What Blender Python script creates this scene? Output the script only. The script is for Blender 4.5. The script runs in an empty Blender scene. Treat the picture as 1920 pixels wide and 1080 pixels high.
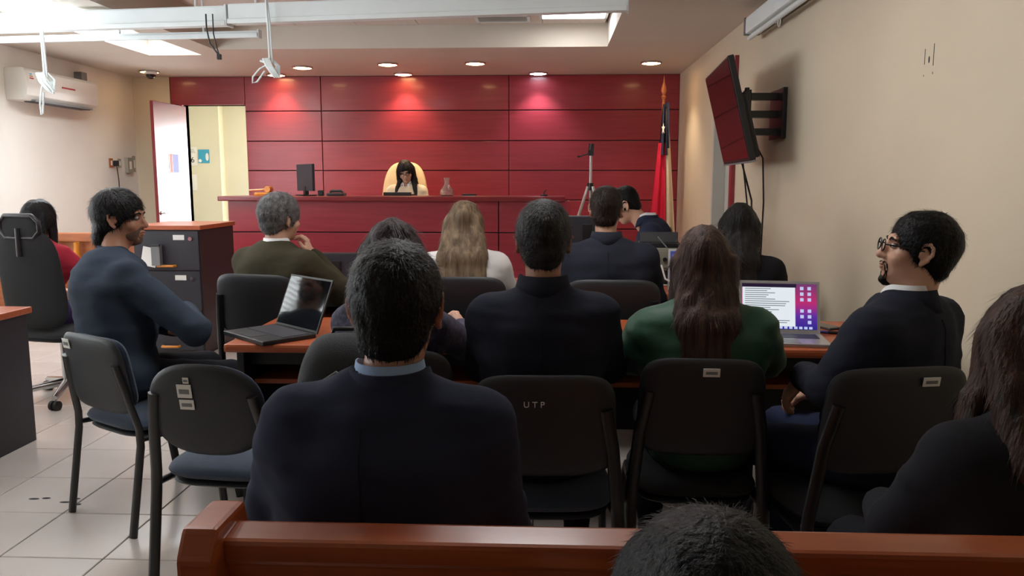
import bpy, bmesh, math, random
import numpy as np
from mathutils import Vector, Matrix

# ------------------------------------------------------------------ camera, world, light, exposure
FPX, PITCH, YAW, CAMZ = 1500.0, math.atan(200/1500), math.radians(2.65), 1.40
sc = bpy.context.scene
col = sc.collection
cam_d = bpy.data.cameras.new('camera'); cam = bpy.data.objects.new('camera', cam_d); col.objects.link(cam)
cam_d.sensor_width = 36.0; cam_d.lens = 36.0*FPX/1920; cam_d.clip_start = 0.02
cam.location = (0, 0, CAMZ); cam.rotation_euler = (math.pi/2-PITCH, 0, YAW)
sc.camera = cam
w = bpy.data.worlds.new('world'); sc.world = w; w.use_nodes = True
w.node_tree.nodes['Background'].inputs[0].default_value = (0.80, 0.88, 1.0, 1)
w.node_tree.nodes['Background'].inputs[1].default_value = 0.35
sc.view_settings.view_transform = 'Standard'; sc.view_settings.look = 'None'
sc.view_settings.gamma = 1.0; sc.view_settings.use_curve_mapping = False
sc.view_settings.exposure = 0.3

def light(name, kind, loc, power, color=(1,1,1), rot=(0,0,0), size=1, size_y=None, spot=None, blend=0.5):
    d = bpy.data.lights.new(name, kind); d.energy = power; d.color = color
    if kind == 'AREA':
        d.size = size
        if size_y: d.shape = 'RECTANGLE'; d.size_y = size_y
    else:
        d.shadow_soft_size = size
    if spot: d.spot_size = math.radians(spot); d.spot_blend = blend
    o = bpy.data.objects.new(name, d); col.objects.link(o); o.location = loc; o.rotation_euler = rot
    return o
# daylight entering through the windows of the left wall
light('window_daylight', 'AREA', (-5.75, 3.6, 1.75), 420, (0.86, 0.93, 1.0), (0, -math.pi/2, 0), 1.6, 5.0)

# ------------------------------------------------------------------ helpers
_R = Matrix.Rotation(YAW, 3, 'Z') @ Matrix.Rotation(math.pi/2-PITCH, 3, 'X')
def at(px, py, Y):
    d = _R @ Vector(((px-960)/FPX, (540-py)/FPX, -1.0))
    return Vector((0, 0, CAMZ)) + d*(Y/d.y)
def s2l(c):
    return tuple((x/255/12.92 if x/255 <= .04045 else ((x/255+.055)/1.055)**2.4) for x in c)

class MB:
    def __init__(s): s.v = []; s.f = []; s.m = []; s.mi = 0
    def add(s, v, f, mat=None):
        b = len(s.v)
        if mat is not None: v = [mat @ Vector(p) for p in v]
        s.v += [tuple(p) for p in v]; s.f += [tuple(b+i for i in q) for q in f]; s.m += [s.mi]*len(f)
        return s
    def box(s, x0, x1, y0, y1, z0, z1, mat=None):
        v = [(x, y, z) for z in (z0, z1) for y in (y0, y1) for x in (x0, x1)]
        return s.add(v, [(0,2,3,1), (4,5,7,6), (0,1,5,4), (2,6,7,3), (0,4,6,2), (1,3,7,5)], mat)
    def tube(s, pts, r, n=8, mat=None, sx=1.0):
        pts = [Vector(p) for p in pts]; rs = r if isinstance(r, (list, tuple)) else [r]*len(pts)
        v = []; f = []; ref = None
        for i, p in enumerate(pts):
            t = (pts[min(i+1, len(pts)-1)]-pts[max(i-1, 0)]).normalized()
            if ref is None:
                ref = Vector((0, 0, 1)) if abs(t.z) < .9 else Vector((1, 0, 0))
            a = (ref - t*ref.dot(t)).normalized(); ref = a; b = t.cross(a)
            for k in range(n):
                q = 2*math.pi*k/n
                v.append(p + a*math.cos(q)*rs[i]*sx + b*math.sin(q)*rs[i])
        for i in range(len(pts)-1):
            for k in range(n):
                k2 = (k+1) % n
                f.append((i*n+k, i*n+k2, (i+1)*n+k2, (i+1)*n+k))
        f.append(tuple(range(n-1, -1, -1))); e = (len(pts)-1)*n; f.append(tuple(range(e, e+n)))
        return s.add(v, f, mat)
    def lathe(s, prof, n=16, mat=None):
        v = []; f = []
        for r, z in prof:
            for k in range(n):
                q = 2*math.pi*k/n; v.append((r*math.cos(q), r*math.sin(q), z))
        for i in range(len(prof)-1):
            for k in range(n):
                k2 = (k+1) % n; f.append((i*n+k, i*n+k2, (i+1)*n+k2, (i+1)*n+k))
        f.append(tuple(range(n-1, -1, -1))); e = (len(prof)-1)*n; f.append(tuple(range(e, e+n)))
        return s.add(v, f, mat)
    def pad(s, w, h, t, ex=4.0, curve=0.0, n=40, mat=None, flat=6, bend=0.0, topnarrow=0.0):
        # superellipse cushion in the XZ plane, thickness along Y
        rings = [0.0, .45, .75, .9, .97, 1.0]; v = []; f = []
        def pt(sv, k, side):
            q = 2*math.pi*k/n; c, d = math.cos(q), math.sin(q)
            x = w/2*sv*math.copysign(abs(c)**(2/ex), c); z = h/2*sv*math.copysign(abs(d)**(2/ex), d)
            x *= 1-topnarrow*(z/h+.5)
            y = side*t/2*math.sqrt(max(0, 1-sv**flat)) + curve*x*x + bend*z*z
            return (x, y, z)
        ids = {}
        for side in (-1, 1):
            for i, sv in enumerate(rings):
                if i == 0: ids[side, 0] = [len(v)]*n; v.append(pt(0, 0, side)); continue
                if i == len(rings)-1 and side == 1: ids[1, i] = ids[-1, i]; continue
                ids[side, i] = list(range(len(v), len(v)+n)); v += [pt(sv, k, side) for k in range(n)]
        for side in (-1, 1):
            for i in range(len(rings)-1):
                A, B = ids[side, i], ids[side, i+1]
                for k in range(n):
                    k2 = (k+1) % n
                    q = (A[k], B[k], B[k2]) if i == 0 else (A[k], B[k], B[k2], A[k2])
                    f.append(q if side == -1 else q[::-1])
        return s.add(v, f, mat)
    def mesh(s, name, mats, bevel=0, seg=2, smooth=False):
        me = bpy.data.meshes.new(name); me.from_pydata(s.v, [], s.f)
        for m in (mats if isinstance(mats, (list, tuple)) else [mats]): me.materials.append(m)
        me.polygons.foreach_set('material_index', s.m)
        if bevel:
            bm = bmesh.new(); bm.from_mesh(me)
            bmesh.ops.bevel(bm, geom=bm.edges[:], offset=bevel, segments=seg, affect='EDGES', profile=.6, clamp_overlap=True)
            bm.to_mesh(me); bm.free()
        if smooth:
            me.polygons.foreach_set('use_smooth', [True]*len(me.polygons))
            try: me.set_sharp_from_angle(angle=math.radians(48))
            except Exception: pass
        me.update(); return me

def link(name, me, parent=None, loc=(0,0,0), rot=(0,0,0)):
    o = bpy.data.objects.new(name, me); col.objects.link(o); o.location = loc; o.rotation_euler = rot
    if parent: o.parent = parent
    return o
def tag(o, label, cat, group=None):
    o['label'] = label; o['category'] = cat
    if group: o['group'] = group
    return o
def thing(name, label, cat, loc=(0,0,0), rz=0, group=None):
    o = link(name, None, None, loc, (0, 0, rz)); o.empty_display_size = .1
    return tag(o, label, cat, group)
def struct(o): o['kind'] = 'structure'; return o
def bx(name, b, m, parent=None, bevel=0, loc=(0,0,0), rot=(0,0,0)):
    return link(name, MB().box(*b).mesh(name, m, bevel), parent, loc, rot)
def text_mesh(body, size, m, name='lettering'):
    cu = bpy.data.curves.new(name, 'FONT'); cu.body = body; cu.size = size; cu.extrude = .0006
    cu.align_x = 'CENTER'; cu.align_y = 'CENTER'
    t = bpy.data.objects.new(name, cu); col.objects.link(t); bpy.context.view_layer.update()
    me = bpy.data.meshes.new_from_object(t.evaluated_get(bpy.context.evaluated_depsgraph_get()))
    bpy.data.objects.remove(t); me.materials.clear(); me.materials.append(m); return me

# ------------------------------------------------------------------ materials
def mat(name, c, rough=.5, metal=0, spec=.5, noise=0, nscale=8, nstretch=(1,1,1), bump=0, bscale=60, emit=0, ecol=None, trans=0, alpha=1, coat=0, c2=None, bstretch=(1,1,1), sheen=0):
    m = bpy.data.materials.new(name); m.use_nodes = True; nt = m.node_tree; b = nt.nodes['Principled BSDF']
    base = s2l(c); b.inputs['Base Color'].default_value = (*base, 1)
    b.inputs['Roughness'].default_value = rough; b.inputs['Metallic'].default_value = metal
    b.inputs['Specular IOR Level'].default_value = spec
    if coat: b.inputs['Coat Weight'].default_value = coat; b.inputs['Coat Roughness'].default_value = .12
    if trans: b.inputs['Transmission Weight'].default_value = trans
    if sheen: b.inputs['Sheen Weight'].default_value = sheen
    if emit:
        b.inputs['Emission Color'].default_value = (*s2l(ecol or c), 1); b.inputs['Emission Strength'].default_value = emit
    if noise or c2 or bump:
        tc = nt.nodes.new('ShaderNodeTexCoord')
    if noise or c2:
        mp = nt.nodes.new('ShaderNodeMapping'); mp.inputs['Scale'].default_value = nstretch
        nz = nt.nodes.new('ShaderNodeTexNoise'); nz.inputs['Scale'].default_value = nscale; nz.inputs['Detail'].default_value = 5
        rp = nt.nodes.new('ShaderNodeValToRGB')
        k = noise or .0
        lo = s2l(c2) if c2 else tuple(x*(1-k) for x in base); hi = base if c2 else tuple(min(1, x*(1+k)) for x in base)
        rp.color_ramp.elements[0].position = .3; rp.color_ramp.elements[1].position = .7
        rp.color_ramp.elements[0].color = (*lo, 1); rp.color_ramp.elements[1].color = (*hi, 1)
        nt.links.new(tc.outputs['Object'], mp.inputs['Vector']); nt.links.new(mp.outputs[0], nz.inputs['Vector'])
        nt.links.new(nz.outputs['Fac'], rp.inputs[0]); nt.links.new(rp.outputs[0], b.inputs['Base Color'])
    if bump:
        mp2 = nt.nodes.new('ShaderNodeMapping'); mp2.inputs['Scale'].default_value = bstretch
        n2 = nt.nodes.new('ShaderNodeTexNoise'); n2.inputs['Scale'].default_value = bscale; n2.inputs['Detail'].default_value = 4
        bp = nt.nodes.new('ShaderNodeBump'); bp.inputs['Strength'].default_value = bump; bp.inputs['Distance'].default_value = .01
        nt.links.new(tc.outputs['Object'], mp2.inputs['Vector']); nt.links.new(mp2.outputs[0], n2.inputs['Vector'])
        nt.links.new(n2.outputs['Fac'], bp.inputs['Height']); nt.links.new(bp.outputs[0], b.inputs['Normal'])
    return m
M = dict(
 cream=mat('cream_paint', (205,192,168), .6, noise=.03, nscale=2, bump=.05, bscale=120),
 white_wall=mat('offwhite_paint', (228,224,216), .6, noise=.03, nscale=2, bump=.05, bscale=120),
 corridor=mat('pale_yellow_paint', (220,214,192), .6, noise=.03, nscale=2),
 ceil=mat('ceiling_paint', (205,196,184), .7, noise=.03, nscale=2, bump=.05, bscale=90),
 ceil_tile=mat('ceiling_tile', (214,204,196), .85, noise=.04, nscale=30, bump=.15, bscale=150),
 grout=mat('grout', (70,66,64), .8, noise=.1),
 tile=mat('floor_tile', (204,196,190), .22, noise=.05, nscale=3, coat=.3),
 red=mat('red_stained_wood', (150,46,58), .36, c2=(134,38,50), nscale=3, nstretch=(.6,2,9), coat=.25),
 red_top=mat('red_stained_top', (128,30,38), .3, c2=(110,24,32), nscale=3, nstretch=(.6,6,2), coat=.3),
 groove=mat('dark_groove', (52,14,18), .7, noise=.1),
 pew=mat('pew_wood', (172,88,44), .32, c2=(144,66,32), nscale=4, nstretch=(.7,4,14), coat=.35),
 table=mat('table_laminate', (178,92,54), .38, c2=(164,80,46), nscale=5, nstretch=(1,9,4), coat=.1),
 dark=mat('charcoal_panel', (44,44,52), .5, noise=.08, nscale=5),
 cab_side=mat('dark_brown_panel', (50,40,42), .45, noise=.08, nscale=5),
 black=mat('black_plastic', (22,22,25), .45, noise=.08, nscale=20, bump=.05, bscale=200),
 blackm=mat('black_metal_tube', (24,24,27), .35, spec=.6, noise=.05),
 shell=mat('charcoal_shell', (40,42,47), .5, noise=.06, nscale=12, bump=.08, bscale=250),
 bluefab=mat('blue_upholstery', (46,60,80), .9, noise=.1, nscale=60, bump=.3, bscale=400, sheen=.2),
 blackfab=mat('black_upholstery', (26,27,30), .9, noise=.1, nscale=60, bump=.3, bscale=400),
 white_metal=mat('white_enamel', (222,230,230), .4, noise=.02),
 whitep=mat('white_plastic', (226,224,218), .4, noise=.02),
 grey=mat('grey_plastic', (120,122,124), .5, noise=.05),
 beigebox=mat('beige_metal', (150,146,132), .5, noise=.05),
 chrome=mat('chrome', (190,190,192), .2, metal=1, noise=.02),
 silver=mat('silver_aluminium', (186,186,188), .35, metal=.7, noise=.02),
 gold=mat('golden_wood', (206,128,44), .3, coat=.3, noise=.15, nscale=20),
 orange=mat('orange_wood', (176,106,66), .4, c2=(160,92,56), nscale=4, nstretch=(1,6,8)),
 screen=mat('dark_glossy_screen', (12,12,15), .06, spec=.8, noise=.02),
 paper=mat('white_paper', (232,230,226), .8, noise=.02),
 cyan=mat('cyan_print', (60,160,196), .6, noise=.05),
 blueprint=mat('blue_print', (70,76,170), .6, noise=.1),
 redprint=mat('red_print', (176,30,40), .6, noise=.1),
 leather=mat('beige_leather', (226,196,150), .45, noise=.06, nscale=10, bump=.1, bscale=60),
 lamp=mat('fluorescent_diffuser', (255,255,255), .5, emit=11, noise=.001),
 lamp_bright=mat('bright_fluorescent_diffuser', (255,255,255), .5, emit=24, ecol=(240,248,255), noise=.001),
 warm=mat('warm_lamp', (255,220,160), .5, emit=24, ecol=(255,206,140), noise=.001),
 cool=mat('cool_lamp', (240,245,255), .5, emit=16, ecol=(235,242,255), noise=.001),
 glass=mat('clear_glass', (235,225,220), .05, trans=.9, noise=.001),
 flag_red=mat('flag_red', (206,20,60), .8, noise=.05, nscale=30, bump=.2, bscale=200),
 flag_white=mat('flag_white', (214,200,176), .8, noise=.05, nscale=30, bump=.2, bscale=200),
 flag_blue=mat('flag_blue', (34,40,66), .8, noise=.05, nscale=30, bump=.2, bscale=200),
 polewood=mat('pole_wood', (178,104,64), .35, noise=.1),
 frame_grey=mat('pale_grey_paint', (182,180,172), .6, noise=.02),
 bag=mat('black_nylon', (34,36,40), .8, noise=.1, nscale=40, bump=.3, bscale=300),
 rubber=mat('black_rubber', (16,16,17), .7, noise=.1),
 mark=mat('ink_mark', (30,28,28), .8, noise=.1),
)

# ------------------------------------------------------------------ the room
XL, XR, YB, ZC = -5.30, 1.60, 10.2, 2.71
# floor: grout bed with single tiles
floor = struct(bx('floor', (XL, XR, -2.0, 12.9, -.12, -.004), M['grout']))
TS = .40
def proj(p):
    d = _R.transposed() @ (Vector(p)-Vector((0, 0, CAMZ)))
    return (960+FPX*d.x/-d.z, 540-FPX*d.y/-d.z) if d.z < -.05 else None
tm = MB().box(-.1975, .1975, -.1975, .1975, -.012, 0).mesh('floor_tile', M['tile'], .0025, 1)
cand = []
rest = MB()
for i in range(-9, 10):
    for j in range(-6, 33):
        x = -2.06+TS*(i+.5); y = 3.16+TS*(j+.5)
        if x-.2 < XL or x+.2 > XR+.1 or y-.2 < -2 or y+.2 > 12.9: continue
        q = proj((x, y, 0))
        vis = q is not None and -150 < q[0] < 2000 and q[1] < 1180
        cand.append((0 if vis else 1, y, x))
cand.sort()
for n, (v, y, x) in enumerate(cand):
    if n < 290 and v == 0: link('floor_tile', tm, floor, (x, y, 0))
    else: rest.box(x-.1975, x+.1975, y-.1975, y+.1975, -.012, 0)
o = link('floor_tile_field', rest.mesh('floor_tile_field', M['tile']), floor); o['kind'] = 'stuff'

# back wall: dark groove backing with red panels, door opening at the left
DX0, DX1, DZ = -4.66, -3.86, 2.36
bw = MB()
bw.box(XL-.1, DX0, YB, YB+.14, 0, ZC); bw.box(DX1, XR+.1, YB, YB+.14, 0, ZC); bw.box(DX0, DX1, YB, YB+.14, DZ, ZC)
wall_back = struct(link('wall_back', bw.mesh('wall_back', M['groove'])))
zs = [ZC, 2.28, 1.905, 1.535, 1.165, .80, .43, .02]
for (x0, x1) in ((-3.85, -2.885), (-2.875, -.515), (-.505, 1.595)):
    for k in range(len(zs)-1):
        bx('wall_panel', (x0, x1, YB-.022, YB-.001, zs[k+1]+.006, zs[k]-.006), M['red'], wall_back, .003)
bx('wall_panel', (DX0-.15, -3.856, YB-.022, YB-.001, DZ+.01, ZC-.004), M['red'], wall_back, .003)
bx('plaster_strip', (XL, DX0-.16, YB-.02, YB-.001, 0, ZC), M['cream'], wall_back)
# left wall with a long window out of view
WY0, WY1, WZ0, WZ1 = 1.2, 6.1, .95, 2.5
lw = MB()
lw.box(XL-.2, XL, -2, WY0, 0, ZC+.3).box(XL-.2, XL, WY1, YB+.14, 0, ZC+.3).box(XL-.2, XL, WY0, WY1, 0, WZ0).box(XL-.2, XL, WY0, WY1, WZ1, ZC+.3)
struct(link('wall_left', lw.mesh('wall_left', M['white_wall'])))
win = struct(link('window_1', None, None, (XL-.1, (WY0+WY1)/2, WZ0)))
fr = MB()
L = WY1-WY0; H = WZ1-WZ0
for a, b in ((-L/2, -L/2+.05), (L/2-.05, L/2), (-L/6-.025, -L/6+.025), (L/6-.025, L/6+.025)): fr.box(-.03, .03, a, b, 0, H)
fr.box(-.03, .03, -L/2, L/2, 0, .05).box(-.03, .03, -L/2, L/2, H-.05, H)
link('window_frame', fr.mesh('window_frame', M['white_metal']), win)
bl = MB()
for k in range(30): bl.box(-.024, .024, -L/2+.01, L/2-.01, -.0012, .0012, Matrix.Translation((.07, 0, .03+k*.051)) @ Matrix.Rotation(math.radians(-48), 4, 'Y'))
o = link('blind_slats', bl.mesh('blind_slats', M['whitep']), win); o['kind'] = 'stuff'
# right wall with a doorway near the far end
rw = MB()
RY0, RY1, RZ = 7.12, 7.92, 2.40
rw.box(XR, XR+.15, -2, RY0, 0, ZC+.3).box(XR, XR+.15, RY1, YB+.14, 0, ZC+.3).box(XR, XR+.15, RY0, RY1, RZ, ZC+.3)
wall_right = struct(link('wall_right', rw.mesh('wall_right', M['cream'])))
d2 = struct(link('door_2', None, None, (XR, RY0, 0)))
bx('door_leaf', (.10, .145, 0.01, RY1-RY0-.01, .01, RZ-.005), M['frame_grey'], d2, .003)
bx('door_frame', (-.035, .10, -.07, .012, 0, RZ+.06), M['red'], d2, .004)
bx('door_frame', (-.02, .10, .012, RY1-RY0, RZ-.012, RZ+.06), M['red'], d2, .004)
bx('far_jamb', (-.02, .10, RY1-RY0-.012, RY1-RY0+.05, 0, RZ+.06), M['frame_grey'], d2, .004)
struct(bx('wall_front', (XL-.2, XR+.15, -2.15, -2, 0, 3.05), M['cream']))
# ceiling: low soffit around two raised coffers
c = MB()
CX = (-4.20, -3.64, -3.36, .56); CYN, CY1, CY2, ZT = 2.2, 8.45, 8.12, 2.93
c.box(XL, CX[0], CYN, CY1, ZC, 3.02).box(CX[1], CX[2], CYN, CY1, ZC, 3.02).box(CX[3], XR, CYN, CY1, ZC, 3.02)
c.box(CX[2], CX[3], CY2, CY1, ZC, 3.02).box(XL, XR, CY1, YB+.14, ZC, 3.02).box(XL, XR, -2, CYN, ZC, 3.02)
c.box(XL-.2, XR+.15, -2.15, YB+.14, 3.02, 3.1)
ceiling = struct(link('ceiling', c.mesh('ceiling', M['ceil'])))
tl = MB().box(-.303, .303, -.303, .303, 0, .02).mesh('ceiling_tile', M['ceil_tile'], .003, 1)
for i in range(6):
    for j in range(10):
        link('ceiling_tile', tl, ceiling, (CX[3]-.33-.61*i, CY2-.31-.61*j, ZT))
tl2 = MB().box(-.275, .275, -.303, .303, 0, .02).mesh('ceiling_tile_narrow', M['ceil_tile'], .003, 1)
for j in range(10): link('ceiling_tile', tl2, ceiling, (-3.92, CY1-.31-.61*j, ZT))
# corridor behind the door
cor = MB()
cor.box(-6.2, -4.4, 12.75, 12.9, 0, 2.9).box(-4.4, -2.6, 12.75, 12.9, 0, .7).box(-4.4, -2.6, 12.75, 12.9, 2.3, 2.9).box(-2.6, -2.45, YB+.14, 12.9, 0, 2.9).box(-6.35, -6.2, YB+.14, 12.9, 0, 2.9).box(-6.35, -2.45, YB+.14, 12.9, 2.7, 2.9)
cor.box(-6.2, -5.2, 12.58, 12.75, 0, 2.7)
struct(link('wall_corridor', cor.mesh('wall_corridor', M['corridor'])))
struct(bx('baseboard_corridor', (-6.2, -5.2, 12.565, 12.58, 0, .1), M['frame_grey']))
light('corridor_ceiling_light', 'AREA', (-4.6, 11.2, 2.66), 9, (1, .96, .86), (0, 0, 0), .6, 1.2)

wc = struct(link('window_2', None, None, (-3.5, 12.82, .7)))
fw = MB()
for a_ in (-.9, -.02, .86): fw.box(a_, a_+.04, -.02, .02, 0, 1.6)
fw.box(-.9, .9, -.02, .02, 0, .04).box(-.9, .9, -.02, .02, 1.56, 1.6); link('window_frame', fw.mesh('window_frame', M['white_metal']), wc)
light('corridor_window_daylight', 'AREA', (-3.5, 12.95, 1.5), 190, (.92, .96, 1), (-math.pi/2, 0, 0), 1.7, 1.5)
# open red door, swung into the room
hx = DX0
door = struct(link('door_1', None, None, (hx+.022, YB-.03, 0), (0, 0, math.radians(180+88))))
W1 = .80
bx('door_leaf', (0, W1, -.02, .02, .01, DZ-.02), M['red_top'], door, .003)
h = MB(); h.tube([(W1-.06, .02, 1.02), (W1-.06, .065, 1.02), (W1-.17, .065, 1.02)], .010).lathe([(.026, 0), (.026, .008), (.0, .009)], 12, Matrix.Translation((W1-.06, .02, 1.02)) @ Matrix.Rotation(-math.pi/2, 4, 'X'))
link('door_handle', h.mesh('door_handle', M['chrome'], smooth=True), door)
ps = link('door_poster', MB().box(.12, .50, .0205, .0225, 1.50, 1.74).mesh('door_poster', M['paper']), door)
bx('poster_print', (.42, .47, .0226, .0232, 1.51, 1.73), M['redprint'], ps)
bx('poster_print', (.27, .40, .0226, .0232, 1.51, 1.73), M['blueprint'], ps)
struct(bx('trim_1', (DX0-.05, DX0, YB-.04, YB+.14, 0, DZ), M['red']))
struct(bx('trim_2', (DX0-.05, DX1, YB-.035, YB+.14, DZ, DZ+.035), M['red']))
# notices on the corridor wall
def notice(name, px, py, ww, hh, m, label):
    p = at(px, py, 12.575); o = thing(name, label, 'notice', (p.x, 12.577, p.z))
    bx('sheet', (-ww/2, ww/2, -.003, 0, -hh/2, hh/2), m, o); return o
n6 = notice('paper_notice', 361, 293, .15, .29, M['paper'], 'white paper notice with number 6 beside the blue poster in the corridor')
link('lettering', text_mesh('6', .12, M['mark']), n6, (.0, -.0045, -.06), (math.pi/2, 0, 0))
for k in range(3): bx('printed_line', (-.05, .05-.012*k, -.0045, -.003, .055+.022*k, .061+.022*k), M['grey'], n6)
notice('paper_notice', 361, 342, .15, .25, M['paper'], 'blank white paper notice low on the corridor wall')
nb = notice('wall_poster', 382, 293, .18, .21, M['cyan'], 'small cyan poster with white figure on the corridor wall')
link('printed_figure', MB().pad(.05, .12, .002, 2.2, mat=Matrix.Translation((.055, -.004, -.01))).mesh('printed_figure', M['paper']), nb); link('printed_logo', MB().pad(.05, .05, .002, 2, mat=Matrix.Translation((-.06, -.004, -.07))).mesh('printed_logo', M['paper']), nb)

# ------------------------------------------------------------------ ceiling fittings
def panel_light(x0, x1, y0, y1, label, name='ceiling_light_panel', m='lamp'):
    cx, cy = (x0+x1)/2, (y0+y1)/2
    o = thing(name, label, 'ceiling light', (cx, cy, ZT-.004)); a, b = (x1-x0)/2, (y1-y0)/2
    f = MB().box(-a, a, -b, -b+.025, -.014, 0).box(-a, a, b-.025, b, -.014, 0).box(-a, -a+.025, -b, b, -.014, 0).box(a-.025, a, -b, b, -.014, 0)
    link('frame', f.mesh('frame', M['white_metal']), o)
    bx('diffuser', (-a+.025, a-.025, -b+.025, b-.025, -.008, -.002), M[m], o)
panel_light(-.10, .53, 7.25, 7.82, 'lit square ceiling panel beside the air vent')
panel_light(-4.19, -3.65, 5.6, 6.9, 'lit ceiling panel at the far left edge above the white beam', m='lamp_bright')
panel_light(-4.19, -3.65, 7.0, 8.2, 'lit ceiling panel in the narrow left recess behind the beam', m='lamp_bright')
panel_light(-2.6, -2.0, 3.2, 4.4, 'added fill light panel out of view over the left chairs')  # unseen panel, added as fill for the dark backs
panel_light(-.4, .2, 2.6, 3.8, 'added fill light panel out of view over the second row of chairs')  # second unseen panel, added to brighten the camera side
def downlight(px, py, cool, label):
    z = ZC; d = at(px, py, 1.0)-Vector((0, 0, CAMZ)); k = (z-CAMZ)/d.z; p = Vector((0, 0, CAMZ))+d*k
    p.y = min(p.y, YB-.22)
    o = thing('recessed_downlight', label, 'downlight', (p.x, p.y, z))
    n = 24; r = MB().lathe([(.118, -.001), (.118, -.014), (.104, -.020), (.10, -.002)], n)
    link('trim_ring', r.mesh('trim_ring', M['chrome'], smooth=True), o)
    link('lamp_disc', MB().lathe([(.099, -.003), (.099, -.018), (.06, -.026)], n).mesh('lamp_disc', M['cool' if cool else 'warm'], smooth=True), o)
    l = light('downlight_beam', 'SPOT', (0, 0, -.04), 48 if not cool else 42, (1, .78, .52) if not cool else (.86, .92, 1), (0, 0, 0), .05, spot=105, blend=.7)
    l.parent = o
    return p
for px, py, cl, lb in ((280,133,0,'warm downlight above the open red door'), (567,125,0,'warm downlight left, nearer of the pair by the hanging cord'), (533,145,0,'warm downlight partly behind the coiled white cord'),
    (727,119,0,'warm downlight nearer row above the judge'), (758,139,0,'warm downlight close to the wall above the judge'), (891,117,0,'warm downlight in front of the vent grille, middle of nearer row'),
    (1009,136,1,'cool white downlight close to the red wall'), (1221,116,0,'warm downlight near the flag and right wall')):
    downlight(px, py, cl, lb)
# vent grille
vg = thing('air_vent', 'slatted air vent grille in the raised ceiling', 'vent', (-.45, 7.80, ZT-.003))
f = MB().box(-.26, .26, -.15, -.12, -.014, 0).box(-.26, .26, .12, .15, -.014, 0).box(-.26, -.23, -.15, .15, -.014, 0).box(.23, .26, -.15, .15, -.014, 0)
link('vent_frame', f.mesh('vent_frame', M['white_metal']), vg)
bx('vent_backing', (-.23, .23, -.12, .12, -.003, -.001), M['dark'], vg)
sm = MB().box(-.23, .23, -.011, .011, -.002, .002).mesh('slat', M['frame_grey'])
for k in range(7): link('slat', sm, vg, (0, -.102+k*.034, -.008), (math.radians(30), 0, 0))
# hanging white beams
def beam(p0, p1, wy, hz, label, name='hanging_beam', rods=()):
    p0, p1 = Vector(p0), Vector(p1); d = p1-p0; ln = d.length
    o = thing(name, label, 'beam', p0, math.atan2(d.y, d.x))
    link('channel', MB().box(0, ln, -wy/2, wy/2, -hz/2, hz/2).mesh('channel', M['white_metal'], .012), o)
    bx('lip', (0, ln, -wy/2-.012, -wy/2+.004, -hz/2-.004, -hz/2+.03), M['white_metal'], o, .003)
    bx('end_cap', (ln-.004, ln+.012, -wy/2-.006, wy/2+.006, -hz/2-.006, hz/2+.006), M['white_metal'], o, .003)
    for t in rods: link('hanging_rod', MB().tube([(t, 0, hz/2-.01), (t, 0, ZT-p0.z)], .009).mesh('hanging_rod', M['white_metal']), o)
    return o
a = at(-120, 50, 6.3); b = at(428, 33, 6.05); b2 = at(1176, 8, 5.72)
a.z = b.z = b2.z = 2.615
beam(a, b, .10, .14, 'white metal beam hanging under the ceiling, left section', rods=(1.2, 2.2))
beam(b+Vector((.02, 0, .01)), b2, .10, .14, 'long white metal beam hanging under the ceiling, right section', rods=(.2, 1.5, 2.8))
a = at(-120, 72, 6.5); b = at(485, 53, 6.3); a.z = b.z = 2.53
beam(a, b, .05, .05, 'slim white rail hanging just below the left beam section', rods=(1.6, 2.3))
# cords
def cord(px, y0, y1, Y, label, loops):
    t0 = at(px, y0, Y); t1 = at(px+6, y1, Y)
    o = thing('tied_rope', label, 'cord', (t1.x, t1.y, t1.z))
    up = ZT-t1.z
    link('cord_strand', MB().tube([(-.02, 0, up), (-.005, .004, up*.4), (0, 0, 0)], .009).tube([(-.03, .02, up), (.012, .0, up*.4), (.02, 0, 0)], .006).mesh('cord_strand', M['white_metal'], smooth=True), o)
    cb = MB()
    random.seed(px)
    for k in range(6): 
        q = random.uniform(-.03, .03); cb.tube([(-.03+q, -.01, .03), (.0+q, -.03, -.03), (.04+q, 0, -.10), (.05+q*.5, .02, -.02), (.0, .01, .04)], .008)
    for (ax, az, l) in loops:
        cb.tube([(0, 0, 0), (ax*.6, 0, az*.3), (ax, 0, az*.7), (ax*1.05, .01, az), (ax*.8, .01, az*.95), (ax*.3, 0, az*.4)], .007)
    link('cord_coil', cb.mesh('cord_coil', M['white_metal'], smooth=True), o)
cord(78, 0, 145, 5.9, 'white cord hanging in front of the air conditioner', ((-.05, -.27, 1), (.05, -.12, 1)))
cord(500, 0, 118, 5.9, 'white cord with coiled end hanging before the red wall', ((-.13, -.14, 1), (-.07, .02, 1)))
p = at(400, 58, 5.95)
o = thing('loose_wiring', 'short black cable hanging from the white beam', 'cable', p)
link('cable', MB().tube([(-.05, 0, .12), (-.05, 0, .02), (-.03, 0, -.09), (.03, 0, -.17)], .006).tube([(.0, 0, .12), (.0, 0, -.02), (.02, 0, -.12), (.035, 0, -.17)], .005).mesh('cable', M['black'], smooth=True), o)
link('connector', MB().box(.02, .05, -.012, .012, -.205, -.165).mesh('connector', M['black'], .004), o)
# dome camera
p = at(283, 148, 9.6); o = thing('dome_camera', 'small white dome security camera under the ceiling by the door', 'camera', (p.x, p.y, ZC))
link('mount', MB().lathe([(.075, 0), (.075, -.03), (.06, -.045)], 20).mesh('mount', M['whitep'], smooth=True), o)
link('dome', MB().lathe([(.056, -.045), (.05, -.075), (.03, -.095), (.0, -.10)], 20).mesh('dome', M['screen'], smooth=True), o)
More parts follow.
